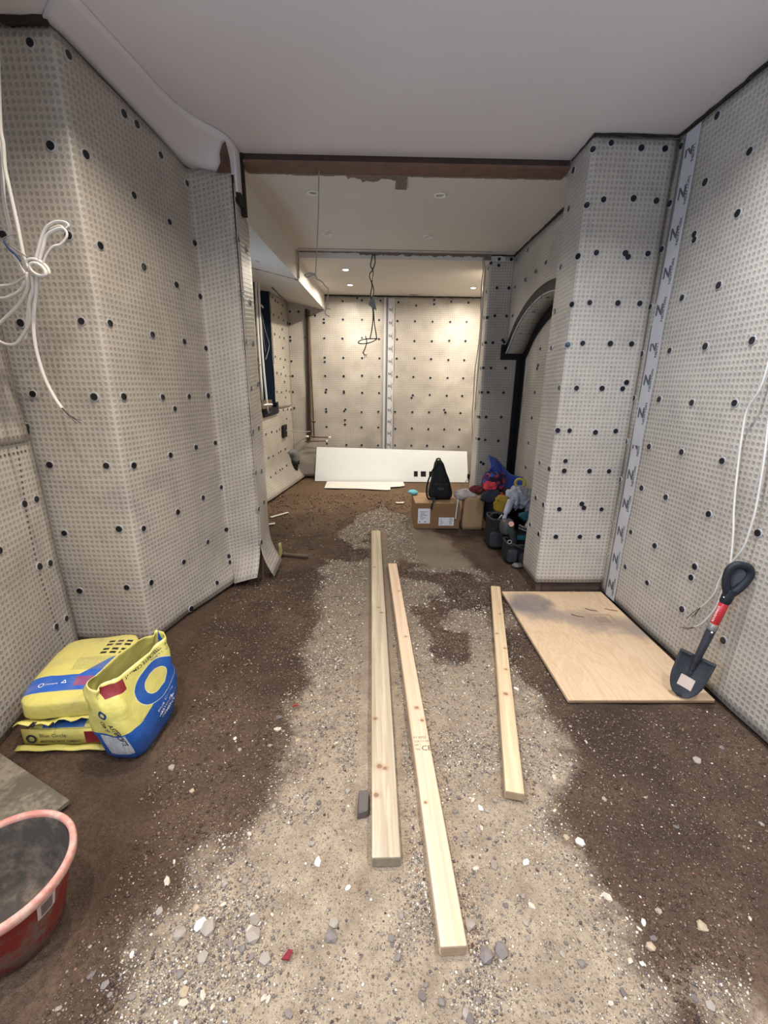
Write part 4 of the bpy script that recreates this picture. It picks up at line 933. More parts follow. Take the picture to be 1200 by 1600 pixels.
obj('cement_lining', crumple(inn, 0.0025, 34, 3, False), dusty('dried_cement', srgb(70, 65, 60), srgb(112, 98, 88), 0.45, 0.72, 12, 0.9), TUB, True)
obj('rim', lathe([(0.160, 0.219), (0.164, 0.208), (0.171, 0.206), (0.1755, 0.212), (0.176, 0.228), (0.172, 0.235), (0.163, 0.235), (0.158, 0.228), (0.1585, 0.219)], 56, BK_C), dusty('pale_dusty_rim', srgb(188, 120, 108), srgb(194, 164, 150), 0.35, 0.65, 14), TUB, True)
def on_tub(th0, th1, z0, z1, name, m, dr):
    V = []
    for j in range(5):
        z = z0+(z1-z0)*j/4; r = np.interp(z, [p[1] for p in prof[2:]], [p[0] for p in prof[2:]])+dr
        for i in range(7):
            a = th0+(th1-th0)*i/6; V.append(BK_C+Vector((r*cos(a), r*sin(a), z)))
    return obj(name, (V, grid_faces(7, 5)), m, TUB, True)
on_tub(-0.42, -0.10, 0.135, 0.192, 'sticker', plain('white_sticker', srgb(190, 170, 165), 0.6), 0.0015)
on_tub(-0.36, -0.16, 0.142, 0.185, 'sticker_panel', plain('grey_sticker_panel', srgb(112, 96, 96), 0.6), 0.0022)
obj_b = obj('mixing_board', crumple(poly_plate([(-1.59, 1.465, 0.004), (-1.125, 1.235, 0.004), (-1.46, 0.565, 0.004), (-1.54, 0.60, 0.004), (-1.55, 1.2, 0.004)], (0, 0, 1), 0.014), 0.001, 8, 1), dusty('cement_dusted_board', srgb(92, 86, 76), srgb(132, 124, 110), 0.42, 0.66, 6, 0.95), loc=(-1.25, 0.95, 0.0))
tag(obj_b, 'grey cement-dusted mixing board on the floor behind the red tub', 'board')

# ------------------------------------------------------------------ cement bags
YEL, BLU, DRED = srgb(203, 194, 108), srgb(34, 84, 160), srgb(128, 36, 44)
def ring(t, x, y, cx, cy, r0, r1, sx=1.0):
    d = (((x-cx)/sx)*((x-cx)/sx)+(y-cy)*(y-cy)).sqrt()
    return d.gt(r0)*d.lt(r1)
def bag_base(name, dusty_amt):
    t = MT(name, 0.42, 0.4); co = t.coord(); n = t.noise(co, 9, 5, 0.65); n2 = t.noise(co, 80, 2)
    return t, co, n, n2
def fin_bag(t, co, c, n, n2, amt):
    c = t.mix(n.step(0.45, 0.8)*amt, c, srgb(150, 140, 118)); t.col(c)
    t.bump(t.noise(co, 22, 4, 0.5, 0.6)+n2*0.1, 0.006, 0.7); return t.m
M_BAGY = (lambda: (lambda a: fin_bag(a[0], a[1], a[0].mix(0.0, YEL, YEL), a[2], a[3], 0.35))(bag_base('yellow_bag_film', 1)))()
# lower lying bag
def lying(name, label, c, h, rot, mat, seed, e=0.32):
    c = Vector(c)
    R = Matrix.Rotation(rot, 3, 'Z')
    root = thing(name, label, 'cement bag', (c.x, c.y, c.z-h[2]), 'cement bags by the left wall')
    g = rbox((0, 0, 0), h, e, 56, 22)
    V = []
    for p in g[0]:
        w = 0.006*nz(p, 9, seed)+0.004*(1-2*abs(nz(p, 16, seed+4)))
        q = Vector(p)
        if seed == 2.0 and q.z > 0: q.z *= 0.62+0.38*min(1.0, max(0.0, (q.y+0.24)/0.22))
        q.z += 0.012*sin(q.x*9+seed)*sin(q.y*7+seed)
        q += q.normalized()*w
        q.z = max(q.z, -h[2])
        V.append(q)
    o = obj('sack', ([c+R@p for p in V], g[1]), mat, root, True, uv=[(p.x, p.y) for p in V])
    return root, c, R, o
def m_low():
    t, co, n, n2 = bag_base('lower_bag_print', 1)
    u, v, _ = t.xyz(t.coord('UV')); z = t.xyz(co)[2]
    return fin_bag(t, co, t.mix(v.lt(-0.16)*z.gt(0.098)*u.gt(-0.09)*u.lt(0.08), YEL, BLU), n, n2, 0.3)
B1, c1, R1_, s1 = lying('cement_bag', 'flat yellow cement bag at the bottom of the stack by the left wall', (-1.315, 1.745, 0.062), (0.178, 0.245, 0.060), 0.02, m_low(), 1.0, 0.26)
def on_front(c, R, hy, pts): return [c+R@Vector(p) for p in pts]
fy = -0.252
def front_panel(name, c, R, x0, x1, z0, z1, m, parent, y=fy, bend=0.0):
    P = []
    for j in range(3):
        for i in range(9):
            x = x0+(x1-x0)*i/8; z = z0+(z1-z0)*j/2
            P.append(c+R@Vector((x, y-0.003*cos(x*9), z)))
    return obj(name, (P, grid_faces(9, 3)), m, parent, True)
pf = front_panel('end_flap', c1, R1_, -0.175, 0.176, -0.040, 0.038, M_BAGY, B1, fy)
pf.modifiers.new('thickness', 'SOLIDIFY').thickness = 0.002
front_panel('red_label', c1, R1_, 0.085, 0.160, -0.030, 0.028, plain('dark_red_print', DRED, 0.5, var=0.15), pf, fy-0.004)
def ring_geo(r0, r1, n=28): return [(r*cos(2*pi*k/n), r*sin(2*pi*k/n)) for r in (r0, r1) for k in range(n)], grid_faces(n, 2, True)
def print_front(name, c, R, items, m, parent, y):
    G = []
    for g, x, z, rot in items:
        v, f = g; G.append(([c+R@Vector((x+p[0]*cos(rot)-p[1]*sin(rot), y-0.003*cos((x+p[0])*9), z+p[0]*sin(rot)+p[1]*cos(rot))) for p in v], f))
    return obj(name, join(*G), m, parent)
M_INKD = plain('dark_ink', (0.018, 0.022, 0.03), 0.6); M_INKB = plain('navy_ink', (0.012, 0.03, 0.09), 0.6); M_INKW = plain('white_ink', (0.75, 0.77, 0.8), 0.5); M_INKBL = plain('blue_ink', (0.02, 0.07, 0.2), 0.6)
print_front('bag_print', c1, R1_, [(ring_geo(0.013, 0.022), -0.137, -0.008, 0), (text_geo('Blue Circle', 0.025), -0.102, 0.002, 0), (text_geo('MASTERCRETE CEMENT', 0.0158, 'LEFT', 0.012), -0.102, -0.026, 0)], M_INKD, pf, fy-0.0045)
V = []
for j in range(3):
    for i in range(15):
        x = -0.20+0.388*i/14; V.append(c1+R1_@Vector((x, fy-0.004-0.011*j, -0.042-0.004*j+0.003*sin(i*1.3))))
obj('end_seam', (V, grid_faces(15, 3)), M_BAGY, B1, True).modifiers.new('thickness', 'SOLIDIFY').thickness = 0.002
# upper lying bag
def m_up():
    t, co, n, n2 = bag_base('upper_bag_print', 1)
    u, v, _ = t.xyz(t.coord('UV')); z = t.xyz(co)[2]
    top = z.gt(0.045)
    c = t.mix(v.gt(-0.02)*0.35, YEL, srgb(196, 186, 120))
    c = t.mix(v.gt(-0.185)*v.lt((u-0.02).mx(0.0)*1.2-0.095), c, srgb(44, 92, 178))
    c = t.mix(u.rect(v, 0.02, 0.095, -0.160, -0.108)*0.8, c, srgb(150, 58, 96))
    grey = t.noise(t.scale(co, (200, 300, 10)), 1.0, 2)
    c = t.mix(u.rect(v, -0.03, 0.13, -0.065, 0.025)*grey.gt(0.45)*0.4, c, srgb(120, 116, 90))
    for k, vv in enumerate((0.055, 0.085, 0.125, 0.155)):
        for q in range(3):
            c = t.mix(u.rect(v, 0.045+q*0.04, 0.072+q*0.04, vv-0.009, vv+0.009), c, (0.02, 0.018, 0.015))
    return fin_bag(t, co, c, n, n2, 0.4)
B2, c2, R2_, s2 = lying('cement_bag', 'yellow and blue cement bag lying on top of another by the left wall', (-1.352, 1.738, 0.191), (0.172, 0.240, 0.062), 0.16, m_up(), 2.0, 0.34)
V = []
for j in range(3):
    for i in range(17):
        x = -0.172+0.344*i/16; V.append(c2+R2_@Vector((x, -0.232-0.014*j, -0.048+0.006*sin(i*0.9)+0.005*j*sin(i*1.7)+0.014*max(0, x/0.17))))
sm = obj('end_seam', (V, grid_faces(17, 3)), M_BAGY, B2, True); sm.modifiers.new('thickness', 'SOLIDIFY').thickness = 0.002
for x in (-0.06, -0.05, 0.02): obj('seam_notch', box(c2.x+x-0.003, c2.x+x+0.003, c2.y-0.283, c2.y-0.26, c2.z-0.05, c2.z-0.042), M_INKD, sm)
print_front('bag_print', c2, R2_, [(ring_geo(0.012, 0.019), 0.125, -0.058, 0)], M_INKD, B2, -0.243)
# little white print on the blue band of the upper bag
def top_print(name, c, R, items, m, parent, z):
    G = []
    for g, x, y in items:
        v, f = g
        P = []
        for p in v:
            q = c+R@Vector((x+p[0], y+p[1], 0.3)); h = s2b.ray_cast(q, Vector((0, 0, -1)))
            P.append((h[0] if h[0] else q-Vector((0, 0, .25)))+Vector((0, 0, 0.0015)))
        G.append((P, f))
    return obj(name, join(*G), m, parent)
s2b = BVHTree.FromPolygons([v.co+off_of(s2) for v in s2.data.vertices], [tuple(p.vertices) for p in s2.data.polygons])
top_print('bag_print', c2, R2_, [(ring_geo(0.008, 0.011), -0.105, -0.148), (text_geo('cement', 0.016), -0.09, -0.150), (([(-0.011, -0.008), (0.011, -0.008), (0, 0.011), (-0.006, -0.005), (0.006, -0.005), (0, 0.006)], [(0, 1, 4, 3), (1, 2, 5, 4), (2, 0, 3, 5)]), -0.02, -0.138)], M_INKW, B2, 0.0)

# standing, opened bag
SB = thing('cement_bag', 'opened yellow and blue cement bag standing upright beside the bag stack', 'cement bag', (-1.09, 1.60, 0.0), 'cement bags by the left wall')
sc_ = Vector((-1.034, 1.575, 0))
UU = Vector((0.05, 0.999, 0)).normalized(); VV = Vector((0.999, -0.05, 0)).normalized()
NT = 72
lev = [0.0, 0.012, 0.04, 0.09, 0.15, 0.21, 0.27, 0.32, 0.36, 0.40, 0.435, 0.46, 0.48]
def bag_dim(h):
    a = np.interp(h, [0, 0.012, 0.05, 0.15, 0.25, 0.35, 0.48], [0.128, 0.138, 0.148, 0.164, 0.176, 0.178, 0.165])
    b = np.interp(h, [0, 0.012, 0.05, 0.15, 0.25, 0.35, 0.48], [0.066, 0.074, 0.084, 0.095, 0.092, 0.068, 0.036])
    return a, b
nom = sellipse(0.180, 0.095, 0.42, 400)
def bag_pt(k, h, inner=0.0):
    th = 2*pi*k/NT
    a, b = bag_dim(h); a -= inner; b -= inner
    x, y = a*spow(cos(th), 0.42), b*spow(sin(th), 0.42)
    top = 0.380+0.020*x/0.18+0.010*sin(3*th+1)-0.012*(y/0.1)   # slanting torn mouth
    z = h*top/0.48*1.0 if h > 0.30 else h*(0.30*top/0.48)/0.30
    z = h/0.48*top
    lean = 0.10*h
    fold = 0.0
    if h > 0.2:
        fold = 0.012*(h-0.2)/0.28*sin(th*5+h*10)+0.02*(h-0.2)/0.28*(1 if x < -0.12 else 0)*sin(h*40)
    tw = 0.27*max(0.0, h-0.08)/0.40; y += fold
    x, y2 = x*cos(tw)-y*sin(tw), x*sin(tw)+y*cos(tw)
    p = sc_+UU*(x+lean*0.2)+VV*(y2-lean*0.30)+Vector((0, 0, z))
    w = 0.007*(1-2*abs(nz(p*1.0, 13, 3)))+0.007*nz(p, 8, 5)+0.005*(1-2*abs(nz(Vector((p.x, p.y, p.z*2.2)), 17, 8)))
    if inner == 0: p += (UU*(x/0.18)+VV*(y2/0.1)).normalized()*w*min(1, h/0.05)
    return p
# arc length from the near right corner: positive along the broad face, negative round the near gusset
def arc_u(k):
    th = 2*pi*k/NT
    x, y = 0.180*spow(cos(th), 0.42), 0.095*spow(sin(th), 0.42)
    if y >= 0.094*0.85 or (x > 0 and y >= 0): return x+0.172 if y >= 0.08 else 0.352+(0.095-y)
    if x < 0 and y > -0.08: return -(0.095-y)-0.0 if x < -0.165 else x+0.172
    return -0.19-(x+0.18) if y < 0 else x+0.172
V, UV = [], []
for h in lev:
    for k in range(NT):
        V.append(bag_pt(k, h)); UV.append((arc_u(k), h))
F = grid_faces(NT, len(lev), True)+[tuple(reversed(range(NT)))]
def m_stand():
    t, co, n, n2 = bag_base('standing_bag_print', 1)
    u, v, _ = t.xyz(t.coord('UV'))
    wob = (n-0.5)*0.02
    bl = v.lt(0.215+(u-0.02).mx(0.0)*(u-0.02).mx(0.0)*1.5+wob)
    c = t.mix(bl, YEL, BLU)
    rx = ring(t, u, v, 0.220, 0.325, 0.056, 0.098, 1.2)
    rw = ring(t, u, v, 0.220, 0.325, 0.053, 0.101, 1.2)
    c = t.mix(rw*0.8, c, srgb(214, 214, 190)); c = t.mix(rx, c, BLU)
    inside = 1-ring(t, u, v, 0.220, 0.325, 0.053, 9.0, 1.2)
    c = t.mix(inside, c, YEL)
    lab = u.rect(v, -0.125, -0.03, 0.06, 0.205)
    lin = (v*520).sin().gt(0.2)*t.noise(t.scale(co, (60, 60, 8)), 1.0, 2).gt(0.48)
    c = t.mix(lab, c, srgb(196, 200, 204)); c = t.mix(lab*lin*0.55, c, srgb(104, 118, 140))
    c = t.mix(u.rect(v, 0.0, 0.085, 0.405, 0.462), c, DRED)
    c = t.mix(ring(t, u, v, -0.075, 0.345, 0.014, 0.027), c, srgb(26, 58, 116))
    c = t.mix(u.rect(v, -0.2, 0.36, 0.471, 0.485)*0.5, c, srgb(236, 226, 170))
    return fin_bag(t, co, c, n, n2, 0.12)
sk = obj('sack', (V, F), m_stand(), SB, True, UV)
sk.modifiers.new('thickness', 'SOLIDIFY').thickness = 0.0025
M_SACKIN = plain('sack_lining', srgb(176, 164, 112), 0.7)
powder = [bag_pt(k, 0.30, 0.004) for k in range(NT)]
pc = sum((Vector(p) for p in powder), Vector())/NT
obj('cement_powder', crumple(([pc+(p-pc)*s for s in (1.0, 0.7, 0.4, 0.12) for p in powder], grid_faces(NT, 4, True)+[tuple(range(3*NT, 4*NT))]), 0.006, 12, 2, False), plain('grey_cement_powder', srgb(142, 134, 116), 0.95, var=0.2, sc=20), SB, True)
KU = [arc_u(k) for k in range(NT)]
def bag_uv(u, h):
    """Point on the sack for a print coordinate (u along the perimeter, h up)."""
    best = None
    for k in range(NT):
        u0, u1 = KU[k], KU[(k+1) % NT]
        lo, hi = min(u0, u1), max(u0, u1)
        if lo <= u <= hi and hi-lo < 0.08 and hi-lo > 1e-6:
            t = (u-u0)/(u1-u0); a, b = bag_pt(k, h), bag_pt((k+1) % NT, h); p = a.lerp(b, t)
            th = 2*pi*(k+t)/NT
            return p+(UU*(cos(th)*0.5)+VV*sin(th)).normalized()*0.0035
    k = min(range(NT), key=lambda q: abs(KU[q]-u)); return bag_pt(k, h)
def bag_text(body, size, u0, h0, rot, m, bold=0.0):
    v, f = text_geo(body, size, 'LEFT', bold)
    return obj('bag_print', ([bag_uv(u0+p[0]*cos(rot)-p[1]*sin(rot), h0+p[0]*sin(rot)+p[1]*cos(rot)) for p in v], f), m, SB)
bag_text('MASTERCRETE', 0.026, -0.055, 0.305, -pi/2, M_INKD, 0.01)
bag_text('CEMENT', 0.026, -0.088, 0.305, -pi/2, M_INKD, 0.01)
bag_text('MASTERCRETE CEMENT', 0.0225, 0.335, 0.462, pi, M_INKD, 0.012)
bag_text('Blue Circle', 0.024, 0.335, 0.437, pi, M_INKBL)
bag_text('Blue Circle', 0.030, 0.16, 0.165, 0.35, M_INKW)
bag_text('MASTERCRETE', 0.024, 0.16, 0.130, 0.35, M_INKW, 0.01)
bag_text('CEMENT', 0.028, 0.18, 0.100, 0.35, M_INKW, 0.012)

# ------------------------------------------------------------------ cables
def cable(name, P, r, m, parent, n=8, seg=8, flat=1.0): return obj(name, tube(P, r, seg, n, flat=flat), m, parent, True)
CB = thing('cable_bundle', 'knotted bundle of white cables hanging against the near left wall', 'cable', (-1.5, 2.0, 1.9))
M_CORE = plain('dark_bare_core', (0.05, 0.04, 0.045), 0.5)
M_COREB = plain('blue_core_sheath', (0.02, 0.04, 0.14), 0.5)
M_CABLED = plain('dark_grey_sheath', (0.055, 0.052, 0.05), 0.5)
cable('cable_strand', [(-1.381, 1.990, 2.687), (-1.430, 1.990, 2.439), (-1.435, 1.990, 2.369), (-1.446, 1.990, 2.292), (-1.445, 1.990, 2.223), (-1.442, 1.990, 2.103), (-1.442, 1.990, 2.001), (-1.441, 1.990, 1.962)], 0.0068, M_CABLE, CB, 8, 8, 0.7)
cable('cable_strand', [(-1.459, 2.010, 2.468), (-1.464, 2.010, 2.346), (-1.490, 2.010, 2.197), (-1.491, 2.010, 2.104), (-1.496, 2.010, 2.017), (-1.483, 2.010, 1.959), (-1.464, 2.010, 1.928)], 0.0068, M_CABLE, CB, 8, 8, 0.7)
cable('cable_strand', [(-1.388, 1.970, 1.958), (-1.364, 1.970, 2.008), (-1.325, 1.970, 2.076), (-1.282, 1.970, 2.104), (-1.244, 1.970, 2.106), (-1.228, 1.970, 2.096), (-1.240, 1.970, 2.084)], 0.0068, M_CABLE, CB, 8, 8, 0.7)
cable('cable_strand', [(-1.362, 1.950, 1.949), (-1.335, 1.950, 2.003), (-1.311, 1.950, 2.048), (-1.277, 1.950, 2.069), (-1.243, 1.950, 2.078), (-1.228, 1.950, 2.065), (-1.234, 1.950, 2.045), (-1.259, 1.950, 2.023), (-1.293, 1.950, 2.013), (-1.325, 1.950, 1.981), (-1.347, 1.950, 1.946)], 0.0068, M_CABLE, CB, 8, 8, 0.7)
cable('cable_strand', [(-1.393, 1.985, 1.961), (-1.362, 1.985, 2.026), (-1.327, 1.985, 2.072), (-1.276, 1.985, 2.095), (-1.260, 1.985, 2.089)], 0.0068, M_CABLE, CB, 8, 8, 0.7)
cable('cable_strand', [(-1.450, 2.000, 1.933), (-1.460, 2.000, 1.873), (-1.508, 2.000, 1.812), (-1.606, 2.000, 1.736), (-1.631, 2.000, 1.718)], 0.0068, M_CABLE, CB, 8, 8, 0.7)
cable('cable_strand', [(-1.457, 2.015, 1.929), (-1.499, 2.015, 1.905), (-1.534, 2.015, 1.890), (-1.599, 2.015, 1.882)], 0.0068, M_CABLE, CB, 8, 8, 0.7)
cable('cable_strand', [(-1.467, 2.020, 1.926), (-1.496, 2.020, 1.877), (-1.536, 2.020, 1.852), (-1.585, 2.020, 1.836), (-1.617, 2.020, 1.846)], 0.0068, M_CABLE, CB, 8, 8, 0.7)
cable('cable_strand', [(-1.417, 1.980, 1.918), (-1.425, 1.980, 1.858), (-1.451, 1.980, 1.809), (-1.459, 1.980, 1.748), (-1.497, 1.980, 1.697), (-1.541, 1.980, 1.654), (-1.582, 1.980, 1.651), (-1.614, 1.980, 1.666)], 0.0068, M_CABLE, CB, 8, 8, 0.7)
cable('cable_strand', [(-1.388, 1.970, 1.920), (-1.407, 1.970, 1.845), (-1.433, 1.970, 1.772), (-1.449, 1.970, 1.697), (-1.453, 1.970, 1.616), (-1.442, 1.970, 1.517), (-1.417, 1.970, 1.437), (-1.393, 1.970, 1.388)], 0.0068, M_CABLE, CB, 8, 8, 0.7)
cable('cable_strand', [(-1.453, 2.020, 1.902), (-1.486, 2.020, 1.803), (-1.510, 2.020, 1.727), (-1.528, 2.020, 1.673)], 0.0068, M_CABLE, CB, 8, 8, 0.7)
cable('knot_loop', [(-1.326, 1.950, 1.922), (-1.335, 1.950, 1.911), (-1.352, 1.950, 1.908), (-1.374, 1.950, 1.913), (-1.393, 1.950, 1.926), (-1.405, 1.950, 1.942), (-1.407, 1.950, 1.957), (-1.398, 1.950, 1.967), (-1.381, 1.950, 1.970), (-1.359, 1.950, 1.965), (-1.340, 1.950, 1.953), (-1.328, 1.950, 1.937), (-1.326, 1.950, 1.922), (-1.335, 1.950, 1.911)], 0.0068, M_CABLE, CB, 4, 8, 0.8)
cable('knot_loop', [(-1.345, 1.970, 1.919), (-1.357, 1.970, 1.912), (-1.376, 1.970, 1.912), (-1.396, 1.970, 1.920), (-1.412, 1.970, 1.933), (-1.420, 1.970, 1.948), (-1.418, 1.970, 1.961), (-1.406, 1.970, 1.968), (-1.387, 1.970, 1.968), (-1.367, 1.970, 1.960), (-1.350, 1.970, 1.947), (-1.342, 1.970, 1.932), (-1.345, 1.970, 1.919), (-1.357, 1.970, 1.912)], 0.0068, M_CABLE, CB, 4, 8, 0.8)
cable('knot_loop', [(-1.325, 1.930, 1.919), (-1.328, 1.930, 1.909), (-1.339, 1.930, 1.905), (-1.353, 1.930, 1.906), (-1.368, 1.930, 1.913), (-1.379, 1.930, 1.924), (-1.383, 1.930, 1.937), (-1.380, 1.930, 1.946), (-1.369, 1.930, 1.951), (-1.355, 1.930, 1.950), (-1.340, 1.930, 1.943), (-1.329, 1.930, 1.931), (-1.325, 1.930, 1.919), (-1.328, 1.930, 1.909)], 0.0068, M_CABLE, CB, 4, 8, 0.8)
cable('bare_core', [(-1.395, 1.970, 1.390), (-1.368, 1.970, 1.360), (-1.338, 1.970, 1.341), (-1.319, 1.970, 1.336)], 0.0016, M_CORE, CB, 4, 5, 1)
cable('bare_core', [(-1.395, 1.970, 1.390), (-1.373, 1.970, 1.360), (-1.350, 1.970, 1.333), (-1.338, 1.970, 1.322)], 0.0016, M_CORE, CB, 4, 5, 1)
cable('bare_core', [(-1.393, 1.970, 1.390), (-1.363, 1.970, 1.355), (-1.324, 1.970, 1.324)], 0.0016, M_CORE, CB, 4, 5, 1)
cable('bare_core', [(-1.526, 1.980, 2.045), (-1.471, 1.980, 2.018), (-1.423, 1.980, 1.983)], 0.003, M_CABLE2, CB, 8, 8, 1)
cable('bare_core', [(-1.520, 1.970, 2.033), (-1.475, 1.970, 2.054), (-1.438, 1.970, 2.061)], 0.002, M_CABLE2, CB, 8, 8, 1)
cable('blue_core', [(-1.486, 1.960, 2.035), (-1.473, 1.960, 2.006), (-1.452, 1.960, 1.986), (-1.437, 1.960, 1.964)], 0.0042, M_COREB, CB, 8, 8, 1)
CRT = thing('hanging_cable', 'pair of white cables with bare ends hanging down the right wall behind the shovel', 'cable', (1.70, 1.7, 1.2))
cable('cable_strand', [(1.690, 1.936, 1.672), (1.690, 1.936, 1.580), (1.690, 1.947, 1.497), (1.690, 1.986, 1.409), (1.690, 1.979, 1.294), (1.690, 1.955, 1.127), (1.690, 1.926, 0.970), (1.690, 1.893, 0.844), (1.690, 1.869, 0.717), (1.690, 1.858, 0.632), (1.690, 1.873, 0.564), (1.690, 1.882, 0.472), (1.690, 1.908, 0.404), (1.690, 1.945, 0.334), (1.690, 1.987, 0.289)], 0.0048, M_CABLE, CRT, 8, 8, 1)
cable('cable_strand', [(1.685, 1.870, 1.474), (1.685, 1.853, 1.355), (1.685, 1.830, 1.217), (1.685, 1.809, 1.027), (1.685, 1.806, 0.917), (1.685, 1.819, 0.798), (1.685, 1.869, 0.691), (1.685, 1.898, 0.603), (1.685, 1.906, 0.533), (1.685, 1.937, 0.464), (1.685, 1.968, 0.417)], 0.0048, M_CABLE, CRT, 8, 8, 1)
cable('bare_core', [(1.685, 1.977, 0.295), (1.685, 2.022, 0.264), (1.685, 2.066, 0.241)], 0.0018, M_CORE, CRT, 4, 5, 1)
cable('bare_core', [(1.685, 1.977, 0.295), (1.685, 2.011, 0.263), (1.685, 2.050, 0.243)], 0.0018, M_CORE, CRT, 4, 5, 1)
cable('bare_core', [(1.685, 1.968, 0.417), (1.685, 2.008, 0.365), (1.685, 2.041, 0.311)], 0.0018, M_CORE, CRT, 4, 5, 1)
cable('bare_core', [(1.685, 1.968, 0.417), (1.685, 1.997, 0.360), (1.685, 2.008, 0.334)], 0.0018, M_CORE, CRT, 4, 5, 1)
cable('bare_core', [(1.685, 1.968, 0.417), (1.685, 1.987, 0.373), (1.685, 1.990, 0.352)], 0.0018, M_CORE, CRT, 4, 5, 1)
CPL = thing('pull_cable', 'thin grey cable with a looped knot hanging from the brown beam', 'cable', (-0.35, 3.33, 2.86))
cable('cable_strand', [(-0.390, 3.360, 2.928), (-0.399, 3.360, 2.785), (-0.409, 3.360, 2.589), (-0.424, 3.360, 2.401), (-0.438, 3.360, 2.242)], 0.0038, M_CABLE2, CPL, 8, 8, 1)
cable('loop', [(-0.438, 3.360, 2.242), (-0.469, 3.360, 2.250), (-0.501, 3.360, 2.245), (-0.514, 3.360, 2.237), (-0.497, 3.360, 2.225), (-0.465, 3.360, 2.238), (-0.438, 3.360, 2.234), (-0.430, 3.360, 2.214)], 0.0045, M_CABLE2, CPL, 8, 8, 1)
cable('tail', [(-0.430, 3.360, 2.214), (-0.395, 3.360, 2.198), (-0.369, 3.360, 2.166), (-0.351, 3.360, 2.150), (-0.357, 3.360, 2.092), (-0.372, 3.360, 2.021), (-0.378, 3.360, 1.992), (-0.346, 3.360, 1.971)], 0.0038, M_CABLE2, CPL, 8, 8, 1)
cable('tail', [(-0.377, 3.360, 2.017), (-0.354, 3.360, 2.026), (-0.336, 3.360, 2.018)], 0.003, M_CABLE2, CPL, 8, 8, 1)
CBK = thing('hanging_cable', 'dark pair of cables hanging from the lintel, wrapped with grey tape', 'cable', (-0.1, 5.1, 2.8))
cable('cable_strand', [(-0.060, 5.100, 2.829), (-0.073, 5.100, 2.763), (-0.080, 5.100, 2.714), (-0.053, 5.100, 2.666), (-0.066, 5.100, 2.568), (-0.045, 5.100, 2.475), (-0.079, 5.100, 2.381), (-0.058, 5.100, 2.318), (-0.051, 5.100, 2.222), (-0.064, 5.100, 2.092), (-0.085, 5.100, 1.993)], 0.0062, M_CABLED, CBK, 8, 8, 1)
cable('cable_strand', [(-0.040, 5.090, 2.827), (-0.033, 5.090, 2.749), (-0.059, 5.090, 2.676), (-0.093, 5.090, 2.627), (-0.066, 5.090, 2.535), (-0.079, 5.090, 2.429), (-0.051, 5.090, 2.316), (-0.036, 5.090, 2.156), (-0.014, 5.090, 2.026), (-0.021, 5.090, 1.987), (-0.106, 5.090, 1.952), (-0.191, 5.090, 1.945), (-0.212, 5.090, 1.964), (-0.141, 5.090, 1.992), (-0.000, 5.090, 2.000)], 0.0062, M_CABLED, CBK, 8, 8, 1)
cable('tail', [(-0.134, 5.080, 2.024), (-0.120, 5.080, 1.958), (-0.141, 5.080, 1.891), (-0.163, 5.080, 1.844)], 0.0055, M_CABLED, CBK, 8, 8, 1)
cable('bare_core', [(-0.163, 5.080, 1.844), (-0.134, 5.080, 1.825), (-0.113, 5.080, 1.838)], 0.003, M_CORE, CBK, 4, 5, 1)
cable('bare_core', [(-0.163, 5.080, 1.844), (-0.141, 5.080, 1.811), (-0.149, 5.080, 1.791)], 0.003, M_CORE, CBK, 4, 5, 1)
cable('bare_core', [(-0.163, 5.080, 1.858), (-0.127, 5.080, 1.818), (-0.120, 5.080, 1.798)], 0.003, M_CORE, CBK, 4, 5, 1)
obj('tape_wrap', crumple(poly_plate([(-0.099, 5.070, 2.375), (-0.051, 5.070, 2.414), (-0.030, 5.070, 2.351), (-0.016, 5.070, 2.288), (-0.072, 5.070, 2.313), (-0.099, 5.070, 2.338)], (0, 1, 0), 0.03), 0.006, 20, 1), plain('grey_cloth_tape', (0.22, 0.22, 0.22), 0.6), CBK)
CFR = thing('hanging_cable', 'pair of thin cables running down the right nib to a plug on the floor', 'cable', (1.13, 5.13, 2.8))
cable('cable_strand', [(1.110, 5.130, 2.837), (1.127, 5.130, 2.716), (1.120, 5.130, 2.529), (1.137, 5.130, 2.210), (1.131, 5.130, 1.912), (1.123, 5.180, 1.673), (1.162, 5.336, 1.385), (1.189, 5.465, 1.174), (1.246, 5.638, 0.894), (1.299, 5.827, 0.588), (1.322, 6.010, 0.283), (1.266, 6.099, 0.132), (1.225, 6.150, 0.043)], 0.0048, M_CABLE2, CFR, 8, 8, 1)
cable('cable_strand', [(1.125, 5.130, 2.825), (1.150, 5.130, 2.685), (1.146, 5.130, 2.467), (1.152, 5.130, 2.210), (1.153, 5.130, 1.912), (1.160, 5.180, 1.674), (1.193, 5.359, 1.348), (1.218, 5.455, 1.191), (1.290, 5.694, 0.805), (1.331, 5.899, 0.469), (1.322, 6.010, 0.283)], 0.0048, M_CABLE2, CFR, 8, 8, 1)
obj('cable_plug', box(1.186, 1.236, 6.120, 6.180, 0.0, 0.03, 0.004), M_BLKP, CFR)
obj('cable_clip', box(1.299, 1.344, 5.996, 6.036, 0.243, 0.303, 0.004), M_BLKP, CFR)
PIP = thing('copper_pipe', 'dull copper heating pipes with capped stubs on the back wall', 'pipe', (-1.05, 7.03, 0.6))
cable('riser', [(-1.030, 7.040, 2.571), (-1.046, 7.040, 1.892), (-1.068, 7.040, 0.717)], 0.011, M_CU, PIP, 3, 10, 1)
cable('riser', [(-1.033, 7.050, 2.529), (-1.032, 7.050, 1.752), (-1.021, 7.050, 0.921), (-1.019, 7.050, 0.676)], 0.011, M_CU, PIP, 3, 10, 1)
cable('stub', [(-1.130, 6.970, 0.704), (-0.761, 6.970, 0.692)], 0.011, M_CU, PIP, 2, 10, 1)
